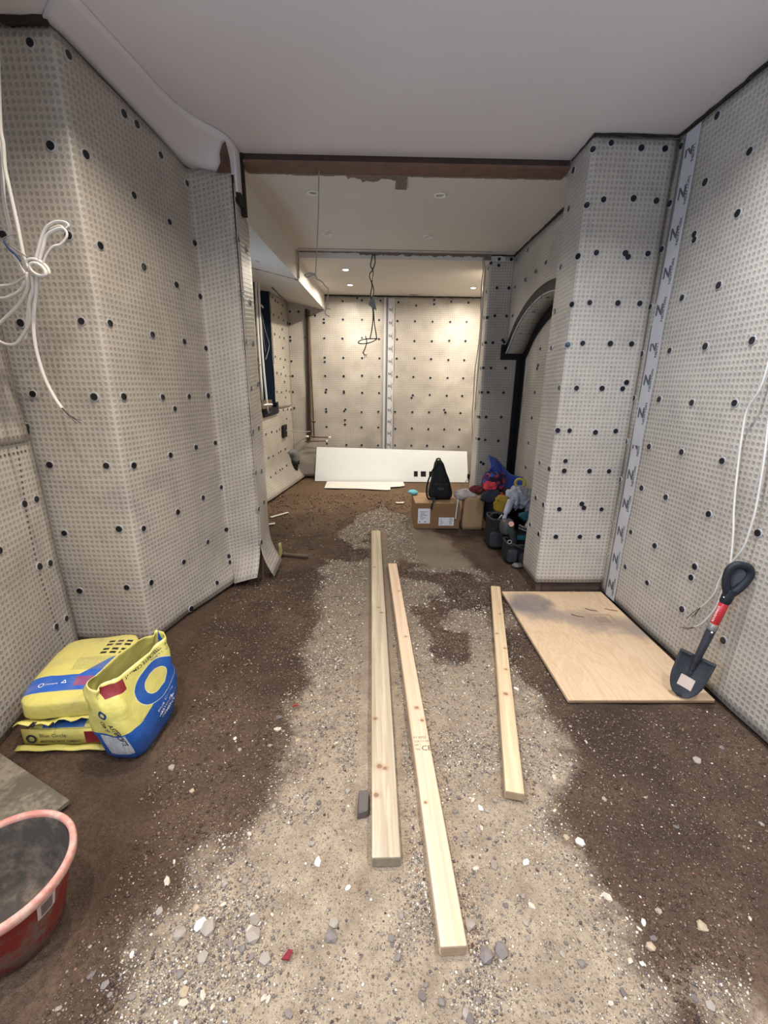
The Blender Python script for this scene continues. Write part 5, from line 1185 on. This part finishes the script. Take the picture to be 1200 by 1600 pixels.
cable('stub', [(-1.154, 6.970, 0.622), (-0.793, 6.970, 0.636)], 0.011, M_CU, PIP, 2, 10, 1)
cable('pipe_cap', [(-1.146, 6.970, 0.704), (-1.094, 6.970, 0.704)], 0.0145, M_WHITEP, PIP, 2, 10, 1)
cable('pipe_cap', [(-0.782, 6.970, 0.692), (-0.741, 6.970, 0.693)], 0.0145, M_WHITEP, PIP, 2, 10, 1)
cable('pipe_cap', [(-0.824, 6.970, 0.636), (-0.793, 6.970, 0.636)], 0.0145, M_WHITEP, PIP, 2, 10, 1)
cable('pipe_clip', [(-1.048, 7.030, 0.942), (-0.987, 7.030, 0.933)], 0.014, M_CU, PIP, 2, 10, 1)
BAT = obj('batten', poly_plate([(-1.101, 7.075, 2.602), (-1.054, 7.075, 2.594), (-1.093, 7.075, 0.610), (-1.145, 7.075, 0.609)], (0, 1, 0), 0.02), plain('dark_stained_batten', (0.06, 0.045, 0.035), 0.8, var=0.3), loc=(-1.1, 7.08, 0.6)); tag(BAT, 'dark upright batten behind the pipes in the back corner', 'batten')
JBX = thing('junction_box', 'black back box on the far left wall with a short cable to the pipes', 'junction box', (-1.42, 6.75, 0.8))
obj('box_body', poly_plate([(-1.410, 6.598, 0.906), (-1.388, 6.754, 0.912), (-1.390, 6.740, 0.727), (-1.412, 6.584, 0.726)], (-1, 0.14, 0), 0.025), M_BLKP, JBX)
cable('cable_strand', [(-1.390, 6.668, 0.823), (-1.348, 6.850, 0.810), (-1.278, 6.900, 0.781), (-1.201, 6.980, 0.773), (-1.075, 7.030, 0.780)], 0.008, M_CABLE2, JBX)
CON = thing('conduit', 'white conduit tubes hanging in front of the navy window recess', 'conduit', (-1.50, 5.93, 1.1))
cable('tube', [(-1.519, 5.935, 2.863), (-1.524, 5.903, 2.128), (-1.523, 5.904, 1.300)], 0.016, M_WHITEP, CON, 3, 8, 1)
cable('tube', [(-1.486, 5.954, 2.840), (-1.491, 5.924, 1.978), (-1.482, 5.984, 1.122)], 0.014, M_WHITEP, CON, 3, 8, 1)
cable('clip', [(-1.487, 5.810, 1.238), (-1.468, 5.940, 1.241), (-1.446, 6.099, 1.235)], 0.012, M_WHITEP, CON, 3, 8, 1)
cable('cable_strand', [(-1.481, 5.991, 2.366), (-1.471, 6.065, 2.185), (-1.456, 6.171, 2.039), (-1.458, 6.157, 1.958), (-1.477, 6.023, 1.812)], 0.004, M_CABLE2, CON, 8, 8, 1)
cable('cable_strand', [(-1.477, 5.952, 2.285), (-1.473, 5.976, 2.060), (-1.468, 6.013, 1.907)], 0.003, M_CABLE2, CON, 8, 8, 1)
cable('cable_strand', [(-1.496, 5.886, 1.758), (-1.511, 5.775, 1.706), (-1.516, 5.740, 1.620)], 0.004, M_CABLED, CON, 8, 8, 1)

# ------------------------------------------------------------------ far room: white panel, sheet, drain stub
PAN = thing('wall_panel', 'long white panel leaning on its edge against the back wall, three socket holes', 'panel', (0.24, 6.86, 0.0))
TLc, TRc, BLc, BRc = Vector((-0.972, 6.975, 0.538)), Vector((1.472, 6.975, 0.488)), Vector((-1.004, 6.84, 0.002)), Vector((1.494, 6.84, 0.002))
us = sorted([0, 1, 0.645, 0.671, 0.690, 0.725, 0.745, 0.790, .2, .4, .55, .9]); vs = [0, 0.163, 0.335, 0.6, 1]
V = [BLc.lerp(BRc, u).lerp(TLc.lerp(TRc, u), v) for v in vs for u in us]
F = []
for j in range(len(vs)-1):
    for i in range(len(us)-1):
        if j == 1 and us[i] in (0.645, 0.690, 0.745): continue
        a = j*len(us)+i; F.append((a, a+1, a+len(us)+1, a+len(us)))
pn = obj('board', (V, F), plain('white_board_laminate', (0.80, 0.83, 0.84), 0.45, var=0.03), PAN)
pn.modifiers.new('thickness', 'SOLIDIFY').thickness = 0.02
for u0, u1 in ((0.645, 0.671), (0.690, 0.725), (0.745, 0.790)):
    q = lambda u, v: BLc.lerp(BRc, u).lerp(TLc.lerp(TRc, u), v)+Vector((0, 0.024, 0))
    obj('socket_box', poly_plate([q(u0-.006, .14), q(u1+.006, .14), q(u1+.006, .36), q(u0-.006, .36)], (0, 1, 0), 0.025), M_BLKP, PAN)
ss = [(-0.80, 6.80), (-0.79, 6.31), (-0.3, 6.30), (0.15, 6.235), (0.205, 6.26), (0.21, 6.42), (0.36, 6.46), (0.44, 6.53), (0.43, 6.80)]
SH = obj('plastic_sheet', crumple(poly_plate([(x, y, 0.006) for x, y in ss], (0, 0, 1), 0.002), 0.005, 5, 4), plain('dirty_white_sheet', (0.66, 0.63, 0.60), 0.7, var=0.12, sc=5), loc=(-0.2, 6.5, 0))
tag(SH, 'creased white sheet lying on the floor in front of the white panel', 'sheet')
DR = thing('waste_pipe', 'black and grey waste pipe stub in the far left corner', 'pipe', (-1.36, 6.96, 0.3))
obj('pipe_elbow', tube([(-1.42, 6.93, 0.44), (-1.345, 6.96, 0.44), (-1.32, 6.97, 0.38), (-1.325, 6.97, 0.30)], 0.055, 12, 4), M_GREYP, DR, True)
obj('pipe_socket', lathe([(0.062, 0), (0.066, 0.01), (0.066, 0.06), (0.05, 0.065), (0.0, 0.05)], 16, (-1.325, 6.97, 0.255)), M_BLKP, DR, True)
obj('wrap', blob((-1.345, 6.95, 0.21), (0.05, 0.045, 0.075), 0.02, 14, 3, 0.8), M_BLKP, DR, True)

# ------------------------------------------------------------------ downlights
def downlight(x, y, z, lit, power, label, group, col=NEUT):
    r = thing('downlight', label, 'downlight', (x, y, z), group)
    obj('trim_ring', lathe([(0.045, -0.001), (0.046, -0.006), (0.036, -0.008), (0.032, -0.004), (0.030, 0.006)], 24, (x, y, z)), M_WHITEP, r, True)
    if lit:
        t = MT('lit_lens', 0.3); t.col((1, 1, 1)); t.b.inputs['Emission Color'].default_value = (1.0, 0.95, 0.86, 1); t.b.inputs['Emission Strength'].default_value = 60
        obj('lens', lathe([(0.031, -0.002), (0.0, -0.003)], 24, (x, y, z)), t.m, r)
        a = area('lamp_light', (x, y, z-0.012), (0, 0, -1), 0.06, power, col, None, 138 if z > 2.85 else 168, True)
        a.parent = r; a.location = (0, 0, -0.012)
    else:
        obj('lens', lathe([(0.031, 0.001), (0.02, -0.002), (0.0, -0.003)], 24, (x, y, z)), plain('unlit_lens', (0.30, 0.29, 0.28), 0.35), r)
    return r
for (x, y), nm in zip(LED_B, ('nearest left of the four unlit downlights', 'nearest right of the four unlit downlights', 'unlit downlight, rear left of the middle ceiling', 'unlit downlight, rear right of the middle ceiling')):
    downlight(x, y, ZB, False, 0, nm, 'unlit downlights in the middle ceiling')
for (x, y, p), nm in zip(LED_C, ('lit downlight in the far ceiling, nearer the lintel', 'lit downlight in the far ceiling, nearer the back wall', 'lit downlight behind the right nib, nearer', 'lit downlight behind the right nib, farther')):
    downlight(x, y, ZC, True, p, nm, 'lit downlights in the far ceiling', WARM)
for k, (x, y, p) in enumerate(LED_A):
    downlight(x, y, ZA, True, p, 'lit downlight above the viewer, %s' % ('front left', 'front right', 'middle left', 'middle right', 'rear left', 'rear right')[k], 'lit downlights in the near ceiling', COOL if k % 2 else NEUT)

# ------------------------------------------------------------------ box, backpack and the pile by the alcove
M_CARD = plain('brown_cardboard', srgb(128, 99, 70), 0.85, var=0.12, sc=6)
M_CARD2 = plain('pale_kraft', srgb(158, 130, 98), 0.85, var=0.12, sc=9)
BX = thing('cardboard_box', 'brown cardboard box with two white labels standing on the screed', 'box', (0.66, 4.70, 0.0))
x0, x1, y0, y1, hh = 0.418, 0.905, 4.463, 4.94, 0.285
wt_ = 0.005
obj('carton', join(box(x0, x1, y0, y0+wt_, 0.002, hh), box(x0, x1, y1-wt_, y1, 0.002, hh), box(x0, x0+wt_, y0+wt_, y1-wt_, 0.002, hh), box(x1-wt_, x1, y0+wt_, y1-wt_, 0.002, hh), box(x0+wt_, x1-wt_, y0+wt_, y1-wt_, 0.002, 0.008)), M_CARD, BX)
obj('flap', xf(box(x0+0.002, x1-0.002, y0, y0+0.237, hh, hh+0.004), lambda p: p+Vector((0, 0, 0.002*(p.y-y0)))), M_CARD2, BX)
obj('flap', xf(box(x0+0.002, x1-0.002, y0+0.241, y1, hh, hh+0.004), lambda p: p+Vector((0, 0, 0.003*(y1-p.y)))), M_CARD2, BX)
def lines(x0, x1, z0, z1, y, n, seed):
    r = random.Random(seed); G = []
    for k in range(n):
        z = z1-(z1-z0)*(k+0.5)/n
        a = x0+(x1-x0)*r.uniform(0, 0.2); b = a+(x1-a)*r.uniform(0.3, 0.95)
        G.append(box(a, b, y-0.0006, y, z-0.0022, z+0.0022))
    return join(*G)
M_LBL = plain('white_paper_label', (0.70, 0.72, 0.76), 0.6, var=0.04)
l1 = obj('shipping_label', box(0.453, 0.585, y0-0.0015, y0, 0.058, 0.228), M_LBL, BX)
tag(obj('label_print', join(lines(0.465, 0.575, 0.10, 0.20, y0-0.0015, 7, 1), box(0.466, 0.480, y0-0.0022, y0-0.0014, 0.070, 0.084), box(0.523, 0.540, y0-0.0022, y0-0.0014, 0.070, 0.083)), M_INK, l1), kind='stuff')
l2 = obj('shipping_label', box(0.682, 0.848, y0-0.0015, y0, 0.036, 0.128), M_LBL, BX)
tag(obj('label_print', join(lines(0.695, 0.745, 0.045, 0.12, y0-0.0015, 5, 4), lines(0.79, 0.84, 0.045, 0.12, y0-0.0015, 6, 5)), M_INK, l2), kind='stuff')
M_PACK = plain('black_nylon', (0.007, 0.008, 0.011), 0.7, var=0.3, sc=40)
BP = thing('backpack', 'slim black backpack standing upright on the cardboard box', 'bag', (0.72, 4.66, 0.29))
rings = []
for t in np.linspace(0, 1, 14):
    z = 0.296+0.422*t
    w = np.interp(t, [0, 0.04, 0.15, 0.4, 0.8, 0.95, 1], [0.105, 0.128, 0.135, 0.112, 0.066, 0.048, 0.030]); d = np.interp(t, [0, 0.05, 0.3, 0.9, 1], [0.06, 0.075, 0.078, 0.05, 0.03])
    cx = 0.715-0.012*t-0.02*t*t
    rings.append([(cx+a, 4.655+b+0.03*t, z) for a, b in sellipse(w, d, 0.55, 28)])
obj('pack_body', crumple(loft(rings), 0.006, 12, 2, False), M_PACK, BP, True)
obj('front_pocket', rbox((0.715, 4.590, 0.405), (0.085, 0.035, 0.085), 0.4, 24, 12), M_PACK, BP, True)
obj('pocket_badge', box(0.672, 0.735, 4.551, 4.556, 0.415, 0.440), plain('dark_grey_badge', (0.05, 0.05, 0.055), 0.5), BP)
obj('grab_loop', tube([(0.665, 4.68, 0.700), (0.655, 4.66, 0.735), (0.69, 4.66, 0.742), (0.70, 4.68, 0.712)], 0.008, 8), M_PACK, BP, True)
obj('strap', tube([(0.665, 4.62, 0.695), (0.60, 4.56, 0.62), (0.555, 4.545, 0.50), (0.548, 4.55, 0.38), (0.575, 4.56, 0.312), (0.63, 4.57, 0.320)], 0.012, 8, flat=0.5), M_PACK, BP, True)
obj('strap', tube([(0.640, 4.56, 0.325), (0.615, 4.48, 0.305), (0.600, 4.450, 0.270), (0.592, 4.449, 0.222)], 0.014, 8, flat=0.45), M_PACK, BP, True)
CLO = obj('blue_cloth', blob((0.425, 4.86, 0.312), (0.055, 0.075, 0.022), 0.008, 16, 3, 0.9), plain('pale_cyan_cloth', srgb(120, 190, 205), 0.9, var=0.12), None, True, loc=(0.425, 4.86, 0.29))
tag(CLO, 'pale cyan rolled cloth on the back left corner of the cardboard box', 'cloth')

PB = thing('paper_bag', 'upright brown paper sack stuffed with clothes beside the cardboard box', 'bag', (1.04, 4.47, 0.0))
rings = []
for t, e in zip(np.linspace(0, 1, 9), (0.3,)*9):
    z = 0.385*t
    rings.append([(1.045+a*(1+0.06*t)+0.012*t, 4.50+b*(1+0.10*t), z+0.018*(a/0.12)*t) for a, b in sellipse(0.108, 0.075, 0.25, 36)])
pb = obj('sack_paper', crumple(loft(rings, True, False), 0.006, 11, 3), M_CARD2, PB, True)
pb.modifiers.new('thickness', 'SOLIDIFY').thickness = 0.003
gs = blob((0.955, 4.48, 0.372), (0.125, 0.085, 0.055), 0.030, 7, 5, 0.9)
g2 = tube([(0.875, 4.442, 0.34), (0.872, 4.440, 0.28), (0.865, 4.440, 0.19), (0.860, 4.440, 0.12)], 0.008, 6)
SHT = thing('grey_shirt', 'crumpled pale grey shirt draped between cardboard box and paper sack', 'clothing', (0.955, 4.48, 0.36))
obj('cloth', gs, plain('grey_cotton', srgb(158, 152, 148), 0.95, var=0.15, sc=20), SHT, True)
obj('drawstring', g2, M_CABLE, SHT, True)
MRN = obj('maroon_cloth', blob((1.075, 4.49, 0.425), (0.095, 0.06, 0.035), 0.022, 10, 8, 0.9), plain('maroon_cotton', srgb(92, 34, 42), 0.95), None, True, loc=(1.075, 4.49, 0.4))
tag(MRN, 'dark maroon cloth stuffed in the top of the paper sack', 'clothing')

def crump_thing(name, label, cat, c, h, amp, sc, seed, m, e=0.85, floor=None, group=None):
    o = obj(name, blob(c, h, amp, sc, seed, e, floor), m, None, True, loc=c)
    return tag(o, label, cat, group)
M_DKBAG = plain('black_canvas', (0.010, 0.010, 0.013), 0.85, var=0.4, sc=30)
M_DKBAG2 = plain('charcoal_canvas', (0.030, 0.031, 0.036), 0.85, var=0.4, sc=24)
# hidden heap underneath: dark holdall against the alcove
crump_thing('holdall', 'large dark holdall at the back of the pile, under the blue bag', 'bag', (1.39, 4.55, 0.22), (0.22, 0.26, 0.21), 0.02, 6, 2, M_DKBAG, 0.6, 0.0)
BB = thing('shopping_bag', 'blue plastic shopping bag slumped on the pile with clothes spilling out', 'bag', (1.33, 4.52, 0.55))
M_BLUEBAG = plain('blue_woven_plastic', srgb(26, 62, 150), 0.3, spec=0.5, var=0.35, sc=9)
V = []
n1, n2 = 22, 16
for j in range(n2):
    for i in range(n1):
        s, t = i/(n1-1), j/(n2-1)
        x = 1.185+0.36*s+0.03*t; y = 4.44+0.14*t+0.05*sin(s*4); z = 0.455+0.085*t+(0.26-0.24*s)*(0.25+0.75*t)+0.03*sin(s*7)*t
        p = Vector((x, y, z)); V.append(p+Vector((nz(p, 9, 1), nz(p, 9, 2), nz(p, 9, 3)))*0.035)
bb = obj('bag_sheet', (V, grid_faces(n1, n2)), M_BLUEBAG, BB, True); bb.modifiers.new('thickness', 'SOLIDIFY').thickness = 0.003
def patterned():
    t = MT('patterned_bag_side', 0.6); co = t.coord(); vc = t.voro(co, 26, 'F1', 'Color'); a, b, c3 = t.xyz(vc)
    c = t.mix(a.gt(0.55), (0.012, 0.012, 0.03), srgb(70, 30, 78)); c = t.mix(b.gt(0.72), c, srgb(150, 44, 70)); c = t.mix(c3.gt(0.85), c, srgb(40, 70, 140))
    t.col(c); return t.m
obj('bag_side', crumple(rbox((1.235, 4.43, 0.535), (0.125, 0.07, 0.105), 0.7, 30, 18), 0.03, 8, 4), patterned(), BB, True)
obj('handle', tube([(1.17, 4.42, 0.62), (1.19, 4.38, 0.70), (1.26, 4.40, 0.73), (1.31, 4.42, 0.66)], 0.008, 6, flat=0.4), M_BLUEBAG, BB, True)
crump_thing('red_cloth', 'bright red crumpled cloth in the mouth of the blue shopping bag', 'clothing', (1.165, 4.33, 0.50), (0.070, 0.05, 0.045), 0.03, 14, 4, plain('red_cotton', srgb(176, 58, 66), 0.9, var=0.3))
crump_thing('navy_jumper', 'dark navy jumper heaped below the red cloth', 'clothing', (1.185, 4.28, 0.40), (0.11, 0.075, 0.065), 0.03, 9, 5, plain('navy_wool', (0.016, 0.018, 0.032), 0.95, var=0.4))
crump_thing('orange_cloth', 'small rust red cloth between the navy jumper and the yellow vest', 'clothing', (1.265, 4.22, 0.425), (0.045, 0.04, 0.03), 0.02, 18, 6, plain('rust_cotton', srgb(128, 48, 44), 0.95))
crump_thing('yellow_vest', 'mustard yellow vest hanging over the dark tool bags', 'clothing', (1.215, 4.03, 0.395), (0.066, 0.045, 0.10), 0.022, 11, 7, plain('mustard_cloth', srgb(128, 104, 30), 0.9, var=0.25))
# white carrier bag with creases and its lower tail
CBG = thing('carrier_bag', 'crumpled white carrier bag on top of the tool pile', 'bag', (1.36, 4.02, 0.42))
M_CARR = plain('white_thin_plastic', srgb(158, 162, 176), 0.4, spec=0.4, var=0.1, sc=12)
obj('bag_film', crumple(rbox((1.365, 4.02, 0.455), (0.11, 0.085, 0.105), 0.8, 44, 26), 0.042, 8, 9), M_CARR, CBG, True)
obj('bag_handle', crumple(tube([(1.29, 3.96, 0.45), (1.255, 3.93, 0.38), (1.225, 3.91, 0.30), (1.21, 3.90, 0.27)], [0.036, 0.03, 0.022, 0.012], 10, 5), 0.008, 20, 3), M_CARR, CBG, True)
crump_thing('grey_towel', 'grey towel crushed between the carrier bag and the column', 'cloth', (1.485, 3.88, 0.36), (0.075, 0.06, 0.10), 0.028, 10, 10, plain('grey_towelling', srgb(112, 112, 124), 0.95))
TR_ = obj('tape_roll', tube([(1.43+0.040*cos(a), 4.16-0.02*cos(a), 0.585+0.042*sin(a)) for a in np.linspace(0, 2*pi, 17)[:-1]], 0.014, 8, 2, closed=True), plain('yellow_roll', srgb(170, 156, 70), 0.5), None, True, loc=(1.43, 4.16, 0.585))
tag(TR_, 'yellow roll of tape behind the white carrier bag', 'tape')
# tool bags -----------------------------------------------------------------
def tool_bag(name, label, c, h, seed, m, rim=True):
    r = thing(name, label, 'tool bag', (c[0], c[1], 0.0))
    rings = []
    for t in np.linspace(0, 1, 10):
        k = 1-0.10*t+0.05*sin(t*3)
        rings.append([(c[0]+a*k, c[1]+b*k, c[2]+h[2]*2*t) for a, b in sellipse(h[0], h[1], 0.45, 30)])
    o = obj('bag_body', crumple(loft(rings, True, False), 0.010, 9, seed, True, 0.0), m, r, True); o.modifiers.new('thickness', 'SOLIDIFY').thickness = 0.006
    z = c[2]+2*h[2]
    if rim: obj('rim', crumple(tube([(c[0]+a*.92, c[1]+b*.92, z) for a, b in sellipse(h[0], h[1], 0.45, 24)], 0.011, 8, 1, closed=True), 0.008, 9, seed), M_DKBAG2, r, True)
    return r, z
r1, z1 = tool_bag('tool_bag', 'tall black open tool bag behind the front one, next to the paper sack', (1.185, 3.98, 0.0), (0.10, 0.13, 0.145), 3, M_DKBAG)
obj('handle', tube([(1.10, 3.95, z1-0.02), (1.11, 3.92, z1+0.045), (1.17, 3.91, z1+0.06), (1.23, 3.92, z1+0.035), (1.245, 3.95, z1-0.02)], 0.011, 8), M_DKBAG2, r1, True)
obj('pocket', rbox((1.15, 3.845, 0.10), (0.065, 0.022, 0.075), 0.4, 20, 10), M_DKBAG2, r1, True)
obj('buckle', box(1.205, 1.255, 3.835, 3.85, 0.235, 0.262, 0.004), plain('steel_buckle', (0.3, 0.3, 0.31), 0.4, metal=0.8), r1)
obj('tool_shank', tube([(1.14, 3.96, 0.20), (1.20, 3.90, 0.335)], 0.007, 8, 1), plain('grey_steel_shank', (0.28, 0.28, 0.28), 0.4, metal=0.7), r1, True)
r2, z2 = tool_bag('tool_bag', 'low black open tool bag at the front of the pile, by the column foot', (1.275, 3.60, 0.0), (0.125, 0.115, 0.085), 6, M_DKBAG)
obj('handle', tube([(1.17, 3.56, z2-0.03), (1.19, 3.50, z2+0.015), (1.29, 3.475, z2-0.02), (1.37, 3.50, z2+0.01), (1.385, 3.58, z2-0.03)], 0.010, 8), M_DKBAG2, r2, True)
obj('pocket', rbox((1.20, 3.495, 0.075), (0.045, 0.022, 0.06), 0.45, 20, 10), M_DKBAG2, r2, True)
obj('pocket', rbox((1.30, 3.482, 0.06), (0.045, 0.022, 0.05), 0.45, 20, 10), M_DKBAG2, r2, True)
obj('piping', tube([(1.30, 3.475, z2-0.01), (1.36, 3.485, z2-0.035), (1.395, 3.52, 0.06), (1.37, 3.48, 0.03)], 0.003, 6), plain('pale_piping', (0.25, 0.25, 0.27), 0.6), r2, True)
obj('ring_clip', tube([(1.165+0.017*cos(a), 3.50, 0.205+0.016*sin(a)) for a in np.linspace(0, 2*pi, 13)[:-1]], 0.0045, 6, 2, closed=True), plain('pale_ring', (0.25, 0.25, 0.25), 0.4), r2, True)
DRL = thing('power_tool', 'grey cordless tool with a round pale badge lying across the tool bags', 'tool', (1.215, 3.72, 0.24))
M_TOOL = plain('grey_tool_casing', (0.060, 0.058, 0.062), 0.5, var=0.2)
obj('tool_body', crumple(rbox((1.205, 3.74, 0.265), (0.062, 0.075, 0.075), 0.7, 28, 16), 0.006, 9, 3, False), M_TOOL, DRL, True)
obj('tool_grip', tube([(1.24, 3.70, 0.24), (1.255, 3.68, 0.17), (1.265, 3.68, 0.12)], [0.036, 0.032, 0.034], 12, 5), M_DKBAG2, DRL, True)
obj('badge', lathe([(0.024, 0), (0.024, 0.008), (0.0, 0.009)], 18, (1.215, 3.660, 0.318), (1, 0, 0), (0, 0.3, 0.95), (0, -0.95, 0.3)), plain('pale_orange_badge', srgb(206, 160, 140), 0.5), DRL)
obj('badge_mark', box(1.186, 1.200, 3.655, 3.662, 0.255, 0.285), plain('green_mark', (0.01, 0.10, 0.06), 0.5), DRL)
CS = thing('tool_case', 'open teal tool case behind the front tool bag, steel bars laid in it', 'tool case', (1.39, 3.78, 0.0))
M_TEAL = plain('teal_plastic', srgb(44, 96, 112), 0.45, var=0.15)
obj('case_base', join(box(1.285, 1.50, 3.70, 3.90, 0.0, 0.195, 0.006)), M_DKBAG, CS)
obj('case_edge', box(1.275, 1.485, 3.685, 3.702, 0.155, 0.196, 0.004), M_TEAL, CS)
obj('latch', join(box(1.445, 1.475, 3.672, 3.686, 0.165, 0.20, 0.003), box(1.448, 1.472, 3.672, 3.686, 0.21, 0.232, 0.003)), M_WHITEP, CS)
for k in (0, 1):
    b_ = obj('steel_bar', tube([(1.315, 3.74, 0.282-0.028*k), (1.44, 3.70, 0.236-0.022*k)], 0.009, 8, 1), plain('steel_bar_metal', (0.2, 0.19, 0.19), 0.45, metal=0.6), None, True, loc=(1.37, 3.72, 0.25))
    tag(b_, 'upper thin steel bar lying across the teal tool case' if k == 0 else 'lower thin steel bar lying across the teal tool case', 'bar', 'steel bars in the tool case')
crump_thing('teal_cloth', 'teal cloth squeezed beside the column under the grey towel', 'cloth', (1.405, 3.80, 0.345), (0.085, 0.05, 0.035), 0.015, 11, 12, plain('teal_cotton', srgb(34, 72, 86), 0.9))
WB = obj('white_carton', frame(box(-0.06, 0.06, -0.04, 0.04, -0.035, 0.035, 0.003), (1.435, 3.70, 0.285), (0.93, 0, -0.36), (0, 1, 0), (0.36, 0, 0.93)), plain('grey_white_card', srgb(148, 144, 142), 0.7), loc=(1.435, 3.70, 0.285))
tag(WB, 'small pale carton tilted on the tool case beside the column', 'carton')
CHK = obj('mortar_lump', crumple(rbox((1.225, 3.425, 0.012), (0.05, 0.035, 0.018), 0.9, 16, 8), 0.012, 20, 3, True, -0.004), plain('grey_mortar', srgb(120, 116, 114), 0.95), None, False, loc=(1.225, 3.425, 0))
tag(CHK, 'lump of grey mortar on the floor in front of the tool bags', 'rubble')

# ------------------------------------------------------------------ small debris
BRK = obj('brick_fragment', crumple(frame(box(-0.018, 0.018, -0.045, 0.045, 0.0, 0.032, 0.004), (-0.046, 1.215, 0.0), (1, 0.0, 0), (0, 1, 0), (0, 0, 1)), 0.011, 24, 2), plain('grey_brick', srgb(96, 88, 84), 0.9), loc=(-0.03, 1.215, 0))
tag(BRK, 'grey brick fragment tucked against the left edge of the longest timber', 'rubble')
def scrap(name, label, cat, P, m, th=0.004):
    o = obj(name, crumple(poly_plate([(x, y, 0.008) for x, y in P], (0, 0, 1), th), 0.006, 18, len(P)), m, loc=(P[0][0], P[0][1], 0)); return tag(o, label, cat)
M_PAPER = plain('scrap_paper', (0.62, 0.58, 0.52), 0.8)
scrap('paper_scrap', 'long white paper scrap on the earth near the far left wall', 'scrap', [(-1.25, 4.82), (-1.08, 5.03), (-1.06, 5.00), (-1.22, 4.79)], M_PAPER)
scrap('paper_scrap', 'short pale paper scrap below the longer one by the far left wall', 'scrap', [(-1.22, 4.54), (-1.14, 4.60), (-1.13, 4.55), (-1.20, 4.52)], M_PAPER)
scrap('paper_scrap', 'pale flake on the earth in front of the white sheet', 'scrap', [(0.25, 5.52), (0.37, 5.54), (0.36, 5.48), (0.27, 5.46)], M_PAPER)
scrap('red_scrap', 'small dark red scrap on the screed near the viewer', 'scrap', [(-0.245, 0.775), (-0.235, 0.795), (-0.222, 0.79), (-0.226, 0.77)], plain('red_scrap_film', srgb(120, 40, 48), 0.6))
scrap('red_scrap', 'little red scrap on the earth left of the longest timber', 'scrap', [(-0.40, 1.72), (-0.385, 1.74), (-0.375, 1.73)], plain('red_scrap_paint', srgb(140, 44, 36), 0.7))
LTH = obj('timber_offcut', frame(box(-0.17, 0.17, -0.02, 0.02, 0, 0.018, 0.002), (-0.78, 3.66, 0.0), (0.98, -0.2, 0), (0.2, 0.98, 0), (0, 0, 1)), plain('weathered_offcut', srgb(92, 78, 66), 0.9, var=0.3, sc=25), loc=(-0.78, 3.66, 0))
tag(LTH, 'dark weathered offcut on the floor at the foot of the left pier', 'offcut')
YF = obj('foam_scrap', crumple(rbox((-0.865, 3.60, 0.07), (0.018, 0.018, 0.07), 0.8, 14, 10), 0.012, 16, 2, True, 0.0), plain('yellowed_foam', srgb(168, 156, 106), 0.9), None, True, loc=(-0.845, 3.62, 0))
tag(YF, 'yellowish foam scrap behind the left pier at floor level', 'scrap')
